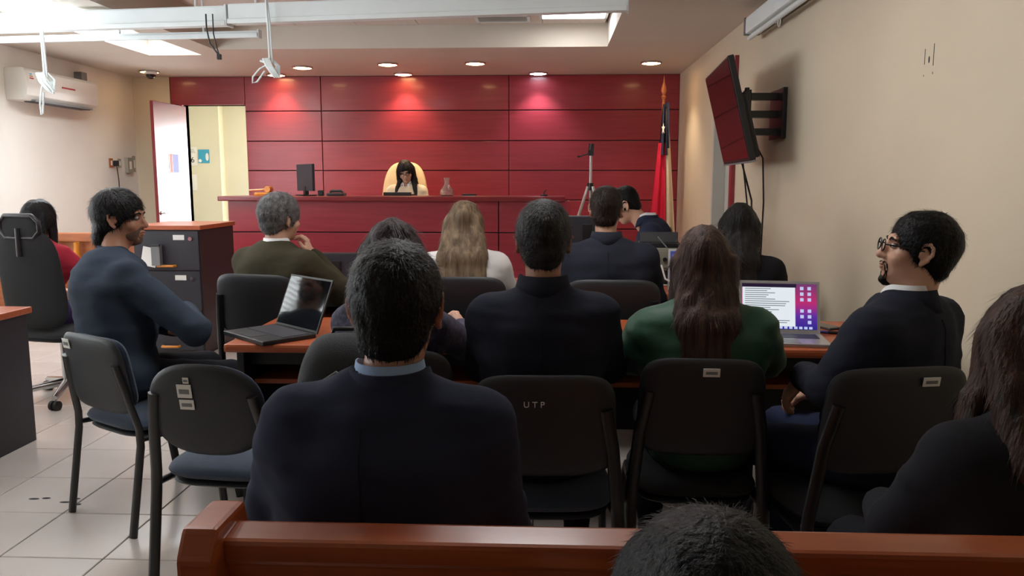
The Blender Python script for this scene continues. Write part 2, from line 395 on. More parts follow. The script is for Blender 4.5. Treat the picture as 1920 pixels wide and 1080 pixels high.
# air conditioner on left wall
o = thing('air_conditioner', 'white wall air conditioner with coloured energy label', 'air conditioner', (XL, 8.36, 2.19))
v = MB(); prof = [(0, 0), (.17, 0), (.215, .05), (.225, .12), (.215, .28), (.19, .31), (0, .31)]
n = len(prof); yv = (-.62, .62)
vv = [(x, y, z) for y in yv for x, z in prof]; ff = [tuple(range(n))[::-1], tuple(range(n, 2*n))] + [(i, (i+1) % n, n+(i+1) % n, n+i) for i in range(n)]
v.add(vv, ff); link('housing', v.mesh('housing', M['whitep'], .008, smooth=True), o)
bx('outlet_flap', (.10, .222, -.5, .5, -.004, .012), M['grey'], o, .003)
bx('louvre', (.09, .2, -.48, .48, -.010, -.004), M['dark'], o)
bx('reflection_strip', (.2215, .227, -.05, .18, .17, .185), M['redprint'], o)  # red reflection on the housing, coloured in as a strip
eb = bx('energy_label', (.2185, .222, -.58, -.46, .16, .27), M['paper'], o)
for k, m_ in enumerate(('cyan', 'gold', 'redprint')): bx('label_bar', (.2221, .2226, -.57, -.53+.012*k, .245-.02*k, .258-.02*k), M[m_], eb)
p = at(131, 128, 8.95); bx('pipe_cover', (0, .09, .55, .66, .32, .42), M['grey'], o, .006)
# switches & socket on the left wall
def plate(py_, Y, ww, hh, z, label, m='whitep', name='wall_switch', depth=.012):
    o = thing(name, label, 'switch', (XL, Y, z)); bx('plate', (0, depth, -ww/2, ww/2, -hh/2, hh/2), M[m], o, .003)
    bx('rocker', (depth, depth+.004, -ww/5, ww/5, -hh/4, hh/4), M['paper'], o, .001); return o
so = plate(0, 9.55, .08, .11, 1.62, 'wall socket with black plug on the left wall', 'orange', 'wall_socket')
pl = thing('power_plug', 'black plug with cord dropping from the left wall socket', 'plug', (XL+.017, 9.60, 1.62))
bx('plug_body', (0, .05, -.025, .025, -.04, .03), M['black'], pl, .008)
link('cord', MB().tube([(.03, 0, -.03), (.04, .01, -.2), (.03, .03, -.5), (.02, .05, -1.0), (.03, .0, -1.60)], .006).mesh('cord', M['black'], smooth=True), pl)
plate(0, 9.74, .07, .11, 1.62, 'plain white switch between socket and intercom on left wall', 'beigebox')
ic = plate(0, 9.93, .12, .19, 1.60, 'white intercom box on the left wall', 'beigebox', 'wall_intercom', .045)
plate(0, 10.09, .06, .2, 1.62, 'slim white switch nearest the open door on left wall', 'beigebox')
# projection screen case on right wall
o = thing('projector_screen', 'white rolled up projector screen case high on the right wall', 'projector screen', (XR-.012, 4.6, 2.47))
bx('case', (-.12, -.01, -1.0, 1.72, .03, .15), M['white_metal'], o, .015)
bx('end_cap', (-.125, -.005, 1.72, 1.75, .025, .155), M['grey'], o, .006)
link('pull_bar', MB().tube([(-.09, -1.0, 0.0), (-.09, 1.70, 0.0)], .018, 10).mesh('pull_bar', M['white_metal'], smooth=True), o)
lp = [(-.09, .9+.03*math.cos(q), -.035+.03*math.sin(q)) for q in [k*math.pi/6 for k in range(13)]]
link('pull_loop', MB().tube(lp, .004, 6).mesh('pull_loop', M['whitep'], smooth=True), o)
bx('bracket', (-.06, 0, 1.2, 1.25, .02, .16), M['white_metal'], o); bx('bracket', (-.06, 0, -.6, -.55, .02, .16), M['white_metal'], o)
# old fixing marks on the right wall
Yf = 1500*XR/(1705-1030)
q = at(1705, 112, Yf); o = thing('wall_fixing', 'leftover dark fixing holes and pencil marks on the right wall', 'wall mark', (XR-.0005, q.y, q.z))
link('hole', MB().pad(.012, .03, .002, 2, mat=Matrix.Rotation(math.pi/2, 4, 'Z')).mesh('hole', M['mark']), o)
for (yy, a_, b_) in ((-.04, -.03, .06), (.04, -.015, .05), (-.04, -.065, -.055), (.04, -.065, -.058)): bx('pencil_mark', (-.001, 0, yy-.0015, yy+.0015, a_, b_), M['mark'], o)
# television on an arm
tvc = Vector((1.265, 5.85, 1.865))
tv = thing('television', 'flat black television tilted down on a wall arm', 'television', tvc, math.radians(-4))
T = Matrix.Rotation(math.radians(-14), 4, 'Y')
W2, H2 = 1.16, .68
link('bezel', MB().box(-.02, .02, -W2/2, W2/2, -H2/2, H2/2, T).mesh('bezel', M['black'], .006), tv)
link('display', MB().box(-.0225, -.0205, -W2/2+.014, W2/2-.014, -H2/2+.022, H2/2-.014, T).mesh('display', M['screen']), tv)
link('rear_housing', MB().box(.02, .065, -W2/2+.08, W2/2-.08, -H2/2+.01, H2/2-.24, T).mesh('rear_housing', M['black'], .012), tv)
link('lower_trim', MB().box(-.024, .02, -W2/2, W2/2, -H2/2-.012, -H2/2, T).mesh('lower_trim', M['grey'], .002), tv)
ar = thing('television_bracket', 'black articulated steel arm holding the television to the right wall', 'wall bracket', (XR, 5.75, 1.86))
bx('wall_plate', (-.03, 0, -.16, .16, -.17, .17), M['blackm'], ar, .004)
for zz in (-.12, 0, .12): bx('arm', (-.24, -.02, -.05, .02, zz-.024, zz+.024), M['blackm'], ar, .005)
bx('pivot', (-.255, -.215, -.06, .03, -.165, .165), M['blackm'], ar, .005)
bx('mounting_rail', (-.275, -.25, -.14, -.10, -.17, .17), M['blackm'], ar, .003); bx('mounting_rail', (-.275, -.25, .08, .12, -.17, .17), M['blackm'], ar, .003)
link('cable', MB().tube([(-.20, .25, -.30), (-.10, .3, -.6), (-.06, .35, -1.2), (-.03, .3, -1.86)], .007).tube([(-.20, .2, -.30), (-.13, .32, -.6), (-.05, .30, -1.2), (-.03, .36, -1.86)], .006).tube([(-.2, -.02, -.15), (-.12, -.05, -.3), (-.09, 0, -.6), (-.07, .1, -1.1), (-.02, .1, -1.86)], .006).mesh('cable', M['black'], smooth=True), ar)

# ------------------------------------------------------------------ judge's bench and what stands on it
BY, BZ = 8.15, 1.25
bL, bR = at(432, 480, BY).x, at(1068, 480, BY).x
bench = thing('judge_bench', 'long red wooden judge bench before the panelled wall', 'bench', ((bL+bR)/2, BY, 0))
hw = (bR-bL)/2
bx('carcass', (-hw+.02, hw-.02, .022, .22, .10, BZ-.05), M['groove'], bench)
bx('plinth', (-hw+.09, hw-.05, .04, .20, 0, .10), M['red'], bench)
xj = at(935, 440, BY).x-(bL+bR)/2; zj = .88
for (a_, b_) in ((-hw, xj-.006), (xj+.006, hw)):
    for (c_, d_) in ((.10, zj-.006), (zj+.006, BZ-.05)):
        bx('front_panel', (a_, b_, 0, .022, c_, d_), M['red'], bench, .003)
bx('side_panel', (-hw, -hw+.02, .022, .46, .10, BZ-.05), M['red'], bench, .003); bx('side_panel', (hw-.02, hw, .022, .46, .10, BZ-.05), M['red'], bench, .003)
bx('top', (-hw-.085, hw-.05, -.06, .50, BZ-.05, BZ), M['red_top'], bench, .010)
struct(bx('floor_platform', (bL+.3, bR+.1, BY+.55, YB-.03, 0, .32), M['red']))
def on_bench(px, dy=.2): return Vector((at(px, 362, BY+dy).x, BY+dy, BZ))
p = on_bench(574, .25); o = thing('desk_monitor', 'dark monitor seen side-on at the left of the judge bench', 'monitor', p, math.radians(38))
bx('panel', (-.015, .015, -.22, .22, .05, .33), M['dark'], o, .005); bx('stand', (-.02, .02, -.03, .03, .01, .1), M['black'], o, .004); bx('foot', (-.08, .08, -.1, .1, 0, .012), M['black'], o, .004)
p = on_bench(497, .2); o = thing('gavel_block', 'small golden wooden gavel resting on its block on the bench', 'gavel', p)
link('block', MB().lathe([(.11, 0), (.115, .02), (.10, .035)], 20).mesh('block', M['gold'], smooth=True), o)
g = MB().tube([(.04, -.05, .068), (.04, .05, .068)], .033, 12).tube([(.04, 0, .068), (-.17, 0, .055)], .010, 8)
link('gavel_head', g.mesh('gavel_head', M['gold'], smooth=True), o)
p = on_bench(602, .2); o = thing('desk_speaker', 'tiny black desk speaker beside the monitor on the bench', 'speaker', p); bx('speaker_body', (-.03, .03, -.03, .03, 0, .06), M['black'], o, .012); bx('speaker_grille', (-.022, .022, -.033, -.03, .01, .05), M['dark'], o)
p = on_bench(631, .18); o = thing('desk_telephone', 'low black telephone on the judge bench', 'telephone', p)
bx('base', (-.09, .09, -.07, .07, 0, .03), M['black'], o, .01); link('handset', MB().tube([(-.07, 0, .035), (-.05, 0, .05), (.05, 0, .05), (.07, 0, .035)], .014, 8).mesh('handset', M['black'], smooth=True), o)
p = on_bench(745, .35); o = thing('laptop', 'black laptop back in front of the judge', 'laptop', p); bx('lid', (-.15, .15, -.006, .006, 0.004, .035), M['black'], o, .003); bx('base', (-.15, .15, 0, .2, 0, .015), M['black'], o, .003)
p = on_bench(838, .2); o = thing('water_carafe', 'clear glass water carafe standing on the judge bench', 'carafe', p)
link('carafe_body', MB().lathe([(.06, 0), (.075, .02), (.07, .06), (.03, .11), (.025, .15), (.036, .19), (.030, .19), (.021, .15), (.026, .11), (.06, .06), (.06, .01), (0, .008)], 20).mesh('carafe_body', M['glass'], smooth=True), o)
p = on_bench(880, .2); o = thing('closed_folder', 'dark flat folder lying on the judge bench', 'folder', p); bx('cover', (-.07, .07, -.08, .08, .003, .02), M['black'], o, .003); bx('pages', (-.066, .066, -.076, .076, 0, .003), M['paper'], o)
p = on_bench(1020, .1); o = thing('desk_microphone', 'small desk microphone at the right end of the bench', 'microphone', p)
link('microphone_base', MB().lathe([(.04, 0), (.04, .015), (.01, .02)], 14).mesh('microphone_base', M['black'], smooth=True), o); link('gooseneck', MB().tube([(0, 0, .015), (0, 0, .04), (.02, .03, .06)], .007).mesh('gooseneck', M['black'], smooth=True), o)
# judge's chair
p = at(750, 360, 9.1); jc = thing('executive_chair', 'beige leather high-back chair behind the bench', 'chair', (p.x, 9.32, .32))
link('backrest', MB().pad(.60, .78, .13, 3.0, -.35, mat=Matrix.Translation((0, .12, .92)) @ Matrix.Rotation(math.radians(-8), 4, 'X'), topnarrow=.22).mesh('backrest', M['leather'], smooth=True), jc)
link('seat', MB().pad(.56, .54, .13, 4, mat=Matrix.Translation((0, -.16, .46)) @ Matrix.Rotation(math.pi/2, 4, 'X')).mesh('seat', M['leather'], smooth=True), jc)
for s_ in (-1, 1): link('armrest', MB().tube([(s_*.30, .08, .48), (s_*.31, .05, .66), (s_*.31, -.25, .66), (s_*.29, -.3, .45)], .025).mesh('armrest', M['leather'], smooth=True), jc)
link('gas_column', MB().tube([(0, -.1, .06), (0, -.1, .42)], .03).mesh('gas_column', M['black'], smooth=True), jc)
for k in range(5):
    q = k*2*math.pi/5; link('base_spoke', MB().tube([(0, -.1, .09), (.26*math.cos(q), -.1+.26*math.sin(q), .05)], [.03, .02]).mesh('base_spoke', M['black'], smooth=True), jc)
    link('caster', MB().tube([(.26*math.cos(q)-.015, -.1+.26*math.sin(q), .026), (.26*math.cos(q)+.015, -.1+.26*math.sin(q), .026)], .026, 12).mesh('caster', M['rubber'], smooth=True), jc)
# tripod
p = at(1107, 420, 8.9); z0 = .0
tp = thing('camera_tripod', 'silver tripod with black head standing before the red wall', 'tripod', (p.x, 9.0, .0))
tz = at(1107, 292, 9.0).z; hz_ = at(1107, 350, 9.0).z
link('centre_column', MB().tube([(0, 0, hz_-.25), (0, 0, tz)], .016, 10).mesh('centre_column', M['silver'], smooth=True), tp)
link('collar', MB().tube([(0, 0, hz_-.04), (0, 0, hz_+.04)], .035, 10).mesh('collar', M['black'], smooth=True), tp)
for q in (math.radians(200), math.radians(320), math.radians(80)):
    lg = link('leg', MB().tube([(.03*math.cos(q), .03*math.sin(q), hz_), (.48*math.cos(q), .48*math.sin(q), .02)], [.018, .013]).mesh('leg', M['silver'], smooth=True), tp)
    link('foot', MB().tube([(.475*math.cos(q), .475*math.sin(q), .03), (.49*math.cos(q), .49*math.sin(q), 0.0)], .016).mesh('foot', M['rubber'], smooth=True), lg)
h = MB().box(-.03, .03, -.03, .03, tz, tz+.06).tube([(0, 0, tz+.05), (.01, 0, tz+.13)], .03).tube([(0, 0, tz+.03), (-.13, 0, tz-.01)], .007).box(-.15, -.12, -.012, .012, tz-.02, tz)
link('pan_head', h.mesh('pan_head', M['black'], smooth=True), tp)
# flag on its pole
fp = at(1245, 160, 9.55); fl = thing('flag', 'red white and blue flag hanging from a wooden pole in the corner', 'flag', (fp.x, 9.55, 0))
zt = fp.z
link('pole', MB().tube([(0, 0, .05), (0, 0, zt-.1)], .016, 10).mesh('pole', M['polewood'], smooth=True), fl)
link('finial', MB().lathe([(.018, zt-.16), (.03, zt-.13), (.014, zt-.11), (.034, zt-.06), (.026, zt-.02), (.009, zt+.04), (.003, zt+.11)], 14).mesh('finial', M['polewood'], smooth=True), fl)
link('stand', MB().lathe([(.18, 0), (.18, .03), (.05, .05), (.03, .12), (.02, .12)], 20).mesh('stand', M['polewood'], smooth=True), fl)
def cloth(x0t, x1t, x0b, x1b, ztop, zbot, m, name, yoff=0, ph=0, nf=5):
    nx, nz = 18, 16; v = []; f = []
    for side in (0, 1):
        for j in range(nz+1):
            t = j/nz
            for i in range(nx+1):
                u = i/nx; x = (x0t+(x1t-x0t)*u)*(1-t)+(x0b+(x1b-x0b)*u)*t
                y = yoff + (.012+.028*t)*math.sin(u*nf*2+ph+.6*t) - .004*side
                v.append((x, y, ztop+(zbot-ztop)*t))
    n1 = (nx+1)*(nz+1)
    for j in range(nz):
        for i in range(nx):
            a = j*(nx+1)+i; f.append((a, a+nx+1, a+nx+2, a+1)); f.append((n1+a, n1+a+1, n1+a+nx+2, n1+a+nx+1))
    return link(name, MB().add(v, f).mesh(name, m, smooth=True), fl)
zb = .55
cloth(-.02, .01, -.05, .045, zt-.22, zt-.80, M['flag_blue'], 'blue_canton', -.085)
cloth(-.06, .02, -.17, .05, zt-.66, zb, M['flag_red'], 'red_field', -.065, .5)
cloth(.0, .05, .02, .19, zt-.26, zb-.05, M['flag_white'], 'white_field', -.05, 1.4, 3)
cloth(.015, .055, .035, .065, zt-.20, zt-.72, M['flag_blue'], 'blue_fold', -.075, 1.0, 2)
st = MB(); v = []
for k in range(10): r_ = .045 if k % 2 == 0 else .019; q = math.pi/2+k*math.pi/5; v.append((-.012+r_*math.cos(q)*.45, -.118, zt-.50+r_*math.sin(q)*1.6))
st.add(v+[(a, b+.004, c) for a, b, c in v], [tuple(range(10))]+[(k, (k+1) % 10, 10+(k+1) % 10, 10+k) for k in range(10)]); link('white_star', st.mesh('white_star', M['paper']), fl)

# ------------------------------------------------------------------ cabinet, rail, desks
cb = thing('filing_cabinet', 'dark filing cabinet with wooden top near the open door', 'cabinet', (-3.03, 6.2, 0))
bx('body', (-.27, .27, .012, .68, .03, 1.02), M['cab_side'], cb, .004)
bx('top', (-.285, .285, -.015, .695, 1.02, 1.055), M['table'], cb, .005)
bx('base', (-.25, .25, .04, .66, 0, .03), M['black'], cb)
for k, (a_, b_) in enumerate(((.70, 1.01), (.37, .69), (.05, .36))):
    d = bx('drawer', (-.262, .262, -.008, .012, a_, b_), M['dark'], cb, .004)
    link('handle', MB().tube([(-.07, -.01, (a_+b_)/2-.12), (-.065, -.04, (a_+b_)/2-.12), (.065, -.04, (a_+b_)/2-.12), (.07, -.01, (a_+b_)/2-.12)], .011, 8).mesh('handle', M['gold'], smooth=True), d)
    link('lock', MB().tube([(.20, -.007, b_-.06), (.20, -.02, b_-.06)], .016, 12).mesh('lock', M['chrome'], smooth=True), d)
    bx('label_card', (.06, .15, -.0105, -.0075, b_-.07, b_-.03), M['paper'], d)
wr = thing('wooden_rail', 'orange wooden rail panel with golden turned spindles by the left wall', 'rail', (-4.1, 7.0, 0))
bx('panel', (-1.15, 1.0, .03, .06, 0, .86), M['orange'], wr, .004); bx('cap', (-1.17, 1.02, .0, .09, .86, .94), M['orange'], wr, .01)
sp = [(.03, 0), (.03, .08), (.018, .10), (.032, .18), (.018, .26), (.032, .34), (.018, .42), (.032, .52), (.018, .62), (.032, .70), (.026, .80), (.026, .86)]
sm = MB().lathe(sp, 12).mesh('spindle', M['gold'], smooth=True)
for x in (-.32, -.13, .25, .6): link('spindle', sm, wr, (x, -.03, 0))
bx('foot_rail', (-1.15, 1.0, -.07, .03, 0, .06), M['orange'], wr, .006)
dk = thing('side_desk', 'desk with brown top and dark side at the left edge', 'desk', (-2.82, 3.40, 0))
bx('top', (-1.4, .05, -.08, .72, .70, .735), M['table'], dk, .006); bx('side_panel', (.0, .03, -.06, .70, .0, .70), M['dark'], dk, .003); bx('front_panel', (-1.36, 0, -.05, -.02, .0, .70), M['dark'], dk, .003)
def table(name, label, x0, x1, y0, y1, z):
    o = thing(name, label, 'table', ((x0+x1)/2, y0, 0)); a, d = (x1-x0)/2, y1-y0
    bx('top', (-a, a, 0, d, z-.035, z), M['table'], o, .012)
    bx('modesty_panel', (-a+.06, a-.06, d-.10, d-.08, .25, z-.035), M['black'], o)
    bx('shelf', (-a+.06, a-.06, .16, d-.10, z-.20, z-.18), M['table'], o, .003)
    for s_ in (-1, 1): bx('end_panel', (s_*(a-.05)-.015, s_*(a-.05)+.015, .05, d-.05, 0, z-.035), M['black'], o, .003)
    bx('apron', (-a+.06, a-.06, .13, .15, z-.11, z-.035), M['black'], o)
    return o
TY, TZ = 3.08, .755
table('counsel_table', 'long orange-brown table between the two rows of chairs', -1.30, 1.48, TY, TY+.66, TZ)
table('front_table', 'orange-brown table in front of the first row with equipment', -1.75, 1.45, 4.62, 5.36, .755)

# left laptop, screen off
lp = thing('laptop', 'open black laptop with dark screen on the left end of the table', 'laptop', (-1.17, 3.25, TZ), math.radians(-42))
bx('base', (-.17, .17, -.12, .12, 0, .018), M['black'], lp, .004)
bx('keyboard', (-.15, .15, -.02, .10, .018, .0195), M['dark'], lp); bx('touchpad', (-.05, .05, -.105, -.035, .018, .019), M['shell'], lp)
T = Matrix.Translation((0, .122, .016)) @ Matrix.Rotation(math.radians(-22), 4, 'X')
link('lid', MB().box(-.17, .17, 0, .008, 0, .235, T).mesh('lid', M['black'], .003), lp)
link('display', MB().box(-.16, .16, -.0012, .0002, .012, .226, T).mesh('display', M['screen']), lp)
# silver laptop with desktop
def scr_mat(name):
    m = bpy.data.materials.new(name); m.use_nodes = True; nt = m.node_tree; b = nt.nodes['Principled BSDF']
    tc = nt.nodes.new('ShaderNodeTexCoord'); sx = nt.nodes.new('ShaderNodeSeparateXYZ'); rp = nt.nodes.new('ShaderNodeValToRGB')
    nt.links.new(tc.outputs['Generated'], sx.inputs[0]); nt.links.new(sx.outputs['Z'], rp.inputs[0]); nt.links.new(rp.outputs[0], b.inputs['Emission Color'])
    r = rp.color_ramp; r.elements[0].color = (*s2l((30,30,140)), 1); r.elements[1].color = (*s2l((110,50,110)), 1)
    e = r.elements.new(.3); e.color = (*s2l((90,40,160)), 1); e = r.elements.new(.6); e.color = (*s2l((190,36,110)), 1)
    b.inputs['Emission Strength'].default_value = .75; b.inputs['Base Color'].default_value = (.02, .02, .02, 1); b.inputs['Roughness'].default_value = .2
    return m
E = lambda n, c, s: mat(n, (10,10,10), .3, emit=s, ecol=c, noise=.001)
e_doc, e_txt, e_icon, e_bar, e_lav, e_ora = E('screen_white', (226,234,240), .8), E('screen_text', (120,130,140), .6), E('screen_icon', (190,200,240), .8), E('screen_bar', (40,24,60), .5), E('screen_lavender', (140,140,200), .6), E('screen_dark_blue', (60,70,150), .5)
def silver_laptop(loc, rz, label, big=True, tilt=-20):
    o = thing('laptop', label, 'laptop', loc, rz)
    bx('base', (-.165, .165, -.115, .115, 0, .015), M['silver'], o, .004)
    kb = bx('keyboard', (-.14, .14, .0, .095, .015, .0162), M['dark'], o); bx('touchpad', (-.05, .05, -.10, -.02, .015, .0158), M['grey'], o)
    T = Matrix.Translation((0, .117, .012)) @ Matrix.Rotation(math.radians(tilt), 4, 'X')
    link('lid', MB().box(-.165, .165, 0, .007, 0, .225, T).mesh('lid', M['silver'], .003), o)
    q = lambda a, b, c, d, k: MB().box(a, b, -.0008-.0004*k, .0004, c, d, T)
    d = link('display', q(-.152, .152, .018, .212, 0).mesh('display', scr_mat('desktop_picture') if big else e_ora), o)
    if big:
        link('menu_bar', q(-.152, .07, .196, .212, 1).mesh('menu_bar', e_bar), d); link('document_window', q(-.150, .065, .03, .196, 2).mesh('document_window', e_doc), d)
        tx = MB()
        random.seed(4)
        for k in range(17):
            z = .188-.009*k; tx.box(-.14, -.14+random.uniform(.08, .19), -.0022, -.0015, z, z+.003, T)
        link('document_text', tx.mesh('document_text', e_txt), d)['kind'] = 'stuff'
        im = MB()
        for (i, j) in ((0,0),(1,0),(0,1),(1,1),(0,2),(1,2),(0,4),(1,4),(0,5),(1,5),(1,6)): im.box(.085+.03*i, .099+.03*i, -.0022, -.0012, .19-.024*j-.004, .2-.024*j, T)
        link('desktop_icons', im.mesh('desktop_icons', e_icon), d)['kind'] = 'stuff'
        db = MB()
        for k in range(14): db.box(-.14+.02*k, -.127+.02*k, -.0024, -.0012, .02, .03, T)
        link('dock_icons', db.mesh('dock_icons', e_icon), d)['kind'] = 'stuff'
    else:
        link('document_window', q(-.14, .145, .03, .19, 2).mesh('document_window', e_lav), d)
    return o
silver_laptop((.955, 3.24, TZ), math.radians(-7), 'open silver laptop showing a document and pink desktop on the table', True, -18)
silver_laptop((.88, 4.80, .755), math.radians(-8), 'small open laptop with lavender screen on the front table', False, -16)
o = thing('smartphone', 'black smartphone lying by the silver laptop', 'phone', (1.225, 3.58, TZ), math.radians(25)); bx('phone_body', (-.04, .04, -.08, .08, 0, .009), M['black'], o, .004); bx('phone_screen', (-.036, .036, -.075, .075, .009, .0095), M['screen'], o)
o = thing('pen', 'blue and black pen lying by the phone', 'pen', (1.165, 3.43, TZ), math.radians(-20)); link('barrel', MB().tube([(-.07, 0, .006), (.045, 0, .006)], .006).mesh('barrel', M['blueprint'], smooth=True), o); link('cap', MB().tube([(.03, 0, .006), (.075, 0, .006)], .0075).mesh('cap', M['black'], smooth=True), o)
# equipment on the front table
p = at(1247, 470, 4.95)
o = thing('audio_amplifier', 'grey beige audio amplifier with cables on the front table', 'amplifier', (p.x, 5.03, .83), math.radians(4))
bx('housing', (-.19, .19, 0, .28, .015, .155), M['beigebox'], o, .006)
bx('front_plate', (-.18, .18, -.006, .002, .03, .14), M['beigebox'], o, .002)
for k in range(5): link('knob', MB().tube([(-.14+.05*k, -.005, .085), (-.14+.05*k, -.022, .085)], .013, 12).mesh('knob', M['black'], smooth=True), o)
bx('display_window', (.10, .17, -.0075, -.005, .06, .12), M['screen'], o)
for x in (-.15, .15): bx('foot', (x-.02, x+.02, .02, .26, 0, .015), M['rubber'], o)
o3 = thing('equipment_rack', 'black rack box under the grey amplifier', 'device', (p.x, 5.03, .755)); bx('rack_case', (-.2, .2, 0, .26, 0, .074), M['black'], o3, .004); bx('rack_panel', (-.17, .17, -.004, 0, .015, .06), M['dark'], o3)
o2 = thing('equipment_stack', 'black device tilted on top of the grey amplifier', 'device', (p.x-.02, 5.08, .986), math.radians(-6))
bx('device_body', (-.13, .13, -.02, .16, 0, .03), M['black'], o2, .004); link('tilted_screen', MB().box(-.12, .12, -.01, .01, 0, .07, Matrix.Translation((0, .06, .025)) @ Matrix.Rotation(math.radians(-18), 4, 'X')).mesh('tilted_screen', M['black'], .004), o2)
link('stylus', MB().tube([(-.01, -.03, .07), (.05, -.04, .0)], .004).mesh('stylus', M['grey'], smooth=True), o2)
p = at(1290, 450, 4.95); o = thing('headset', 'black headset lying right of the amplifier', 'headset', (p.x+.20, 5.08, .755))
link('stand', MB().tube([(0, .03, 0), (0, .03, .17)], .012).lathe([(.05, 0), (.05, .012), (.01, .015)], 14, Matrix.Translation((0, .03, 0))).mesh('stand', M['black'], smooth=True), o)
link('headband', MB().tube([(-.06, .02, .09), (-.055, .02, .15), (0, .02, .19), (.055, .02, .15), (.06, .02, .09)], .012).mesh('headband', M['black'], smooth=True), o)
for s_ in (-1, 1): link('ear_cup', MB().pad(.06, .075, .03, 2.2, mat=Matrix.Translation((s_*.065, .02, .085)) @ Matrix.Rotation(math.pi/2, 4, 'Z')).mesh('ear_cup', M['black'], smooth=True), o)
o = thing('cable_bundle', 'white and grey cables hanging down from the amplifier', 'cable', (at(1218, 500, 4.9).x, 4.965, .755))
cbm = MB()
for k, (dx, c_) in enumerate(((0, 0), (.03, 0), (-.05, 1), (.09, 1))): cbm.tube([(dx, .06, .12), (dx-.01, -.01, .13), (dx+.01, -.04, .05), (dx+.03*k, -.03, .008), (dx+.12, .0, .006)], .006)
link('cables', cbm.mesh('cables', M['whitep'], smooth=True), o)
def back_monitor(px, py, Y, w_, h_, zf, label):
    p = at(px, py, Y); o = thing('desk_monitor', label, 'monitor', (p.x, Y, zf))
    top = p.z+h_/2-zf
    bx('panel', (-w_/2, w_/2, -.02, .02, top-h_, top), M['dark'], o, .008); bx('stand', (-.03, .03, -.03, -.01, 0.008, top-.05), M['black'], o, .004); bx('foot', (-.1, .1, -.09, .07, 0, .01), M['black'], o, .004)
back_monitor(1100, 437, 5.1, .34, .22, .755, 'back of a dark monitor on the front table by the balding man')
back_monitor(632, 512, 5.0, .44, .26, .755, 'back of a dark monitor in front of the grey-haired man')
o = thing('document_holder', 'white papers in a grey holder fixed to the cabinet drawer', 'document holder', (-3.15, 6.19, .74))
bx('holder', (.02, .09, -.05, -.002, 0, .16), M['grey'], o, .004); link('papers', MB().box(-.08, .04, -.03, -.026, -.01, .14, Matrix.Rotation(math.radians(12), 4, 'Y')).mesh('papers', M['paper']), o); bx('clip', (.0, .09, -.055, -.03, .15, .17), M['dark'], o, .003)

# ------------------------------------------------------------------ visitor chairs
_cm = {}
def cached(key, fn):
    if key not in _cm: _cm[key] = fn()
    return _cm[key]
def chair(loc, rz, label, style='rect', seatm='bluefab', sticker=None, word=None, ztop=.80, w=.44, seat=True):
    o = thing('visitor_chair', label, 'chair', (loc[0], loc[1], 0), rz, 'black framed visitor chairs')
    ex, hh = (2.5, .325) if style == 'oval' else (5.0, .325)
    T = Matrix.Translation((0, -.235, ztop-hh/2)) @ Matrix.Rotation(math.radians(9), 4, 'X')
    b = link('back_shell', cached(('bs', style, ztop, w), lambda: MB().pad(w, hh, .035, ex, .35, mat=T @ Matrix.Translation((0, -.014, 0)), topnarrow=.06).mesh('back_shell', M['shell'], smooth=True)), o)
    link('back_cushion', cached(('bc', style, ztop, w, seatm), lambda: MB().pad(w-.03, hh-.03, .05, ex, .35, mat=T @ Matrix.Translation((0, .018, 0)), topnarrow=.06).mesh('back_cushion', M[seatm], smooth=True)), o)
    q = w/2+.008
    link('seat', cached(('se', seatm, w), lambda: MB().pad(w+.01, .44, .075, 4, mat=Matrix.Translation((0, 0, .425)) @ Matrix.Rotation(math.pi/2, 4, 'X'), flat=4).mesh('seat', M[seatm], smooth=True)), o)
    link('seat_pan', cached(('sp', w), lambda: MB().pad(w-.02, .41, .03, 4, mat=Matrix.Translation((0, 0, .385)) @ Matrix.Rotation(math.pi/2, 4, 'X')).mesh('seat_pan', M['shell'], smooth=True)), o)
    for s_ in (-1, 1):
        link('leg', cached(('fl', s_, w), lambda: MB().tube([(s_*(q-.012), .02, .385), (s_*(q-.01), .16, .375), (s_*(q-.006), .195, .33), (s_*q, .25, 0)], .0135, 10, sx=1.5).mesh('front_leg', M['blackm'], smooth=True)), o)
        link('leg', cached(('rl', s_, w, ztop), lambda: MB().tube([(s_*q, -.26, 0), (s_*q, -.205, .36), (s_*(q-.004), -.205, .43), (s_*(w/2-.016), -.235, ztop-.24), (s_*(w/2-.04), -.262, ztop-.11)], .0135, 10, sx=1.5).mesh('rear_leg', M['blackm'], smooth=True)), o)
        link('side_rail', cached(('su', s_, w), lambda: MB().tube([(s_*(q-.012), .10, .382), (s_*(q-.01), -.12, .382), (s_*(q-.002), -.205, .385)], .012, 8).mesh('side_rail', M['blackm'], smooth=True)), o)
    link('cross_bar', cached(('cb', w), lambda: MB().tube([(-q+.012, .02, .372), (q-.012, .02, .372)], .011).mesh('cross_bar', M['blackm'], smooth=True)), o)
    if sticker:
        for (sx, sz, sw, sh) in sticker:
            cy = -.235-.034+.35*sx*sx-(sz)*math.tan(math.radians(9))
            k_ = link('sticker', MB().box(-sw/2, sw/2, -.001, .001, -sh/2, sh/2).mesh('sticker', M['paper']), b, (sx, cy-.003, ztop-hh/2+sz), (math.radians(9), 0, 0))
            bx('barcode', (-sw*.35, sw*.35, -.0018, -.001, -sh*.2, sh*.15), M['grey'], k_)
    if word:
        link('lettering', text_mesh(word, .026, M['paper']), b, (-.03, -.281, ztop-hh/2+.072), (math.pi/2+math.radians(9), 0, 0))
    return o
st1 = [(.17*0+.12*0-.02+.02, .135, .075, .026)]
chair((-1.09, 2.73), math.radians(-6), 'empty chair with rounded back and paper stickers beside the man in navy suit', 'oval', sticker=[(-.05, .068, .05, .046), (-.047, .022, .05, .034), (-.04, .105, .02, .02)], ztop=.825, w=.42)
chair((-1.70, 3.28), math.radians(-31), 'chair of the man in dark sweater turned to the right', 'rect', sticker=[(-.13, .11, .05, .04)], ztop=.80)
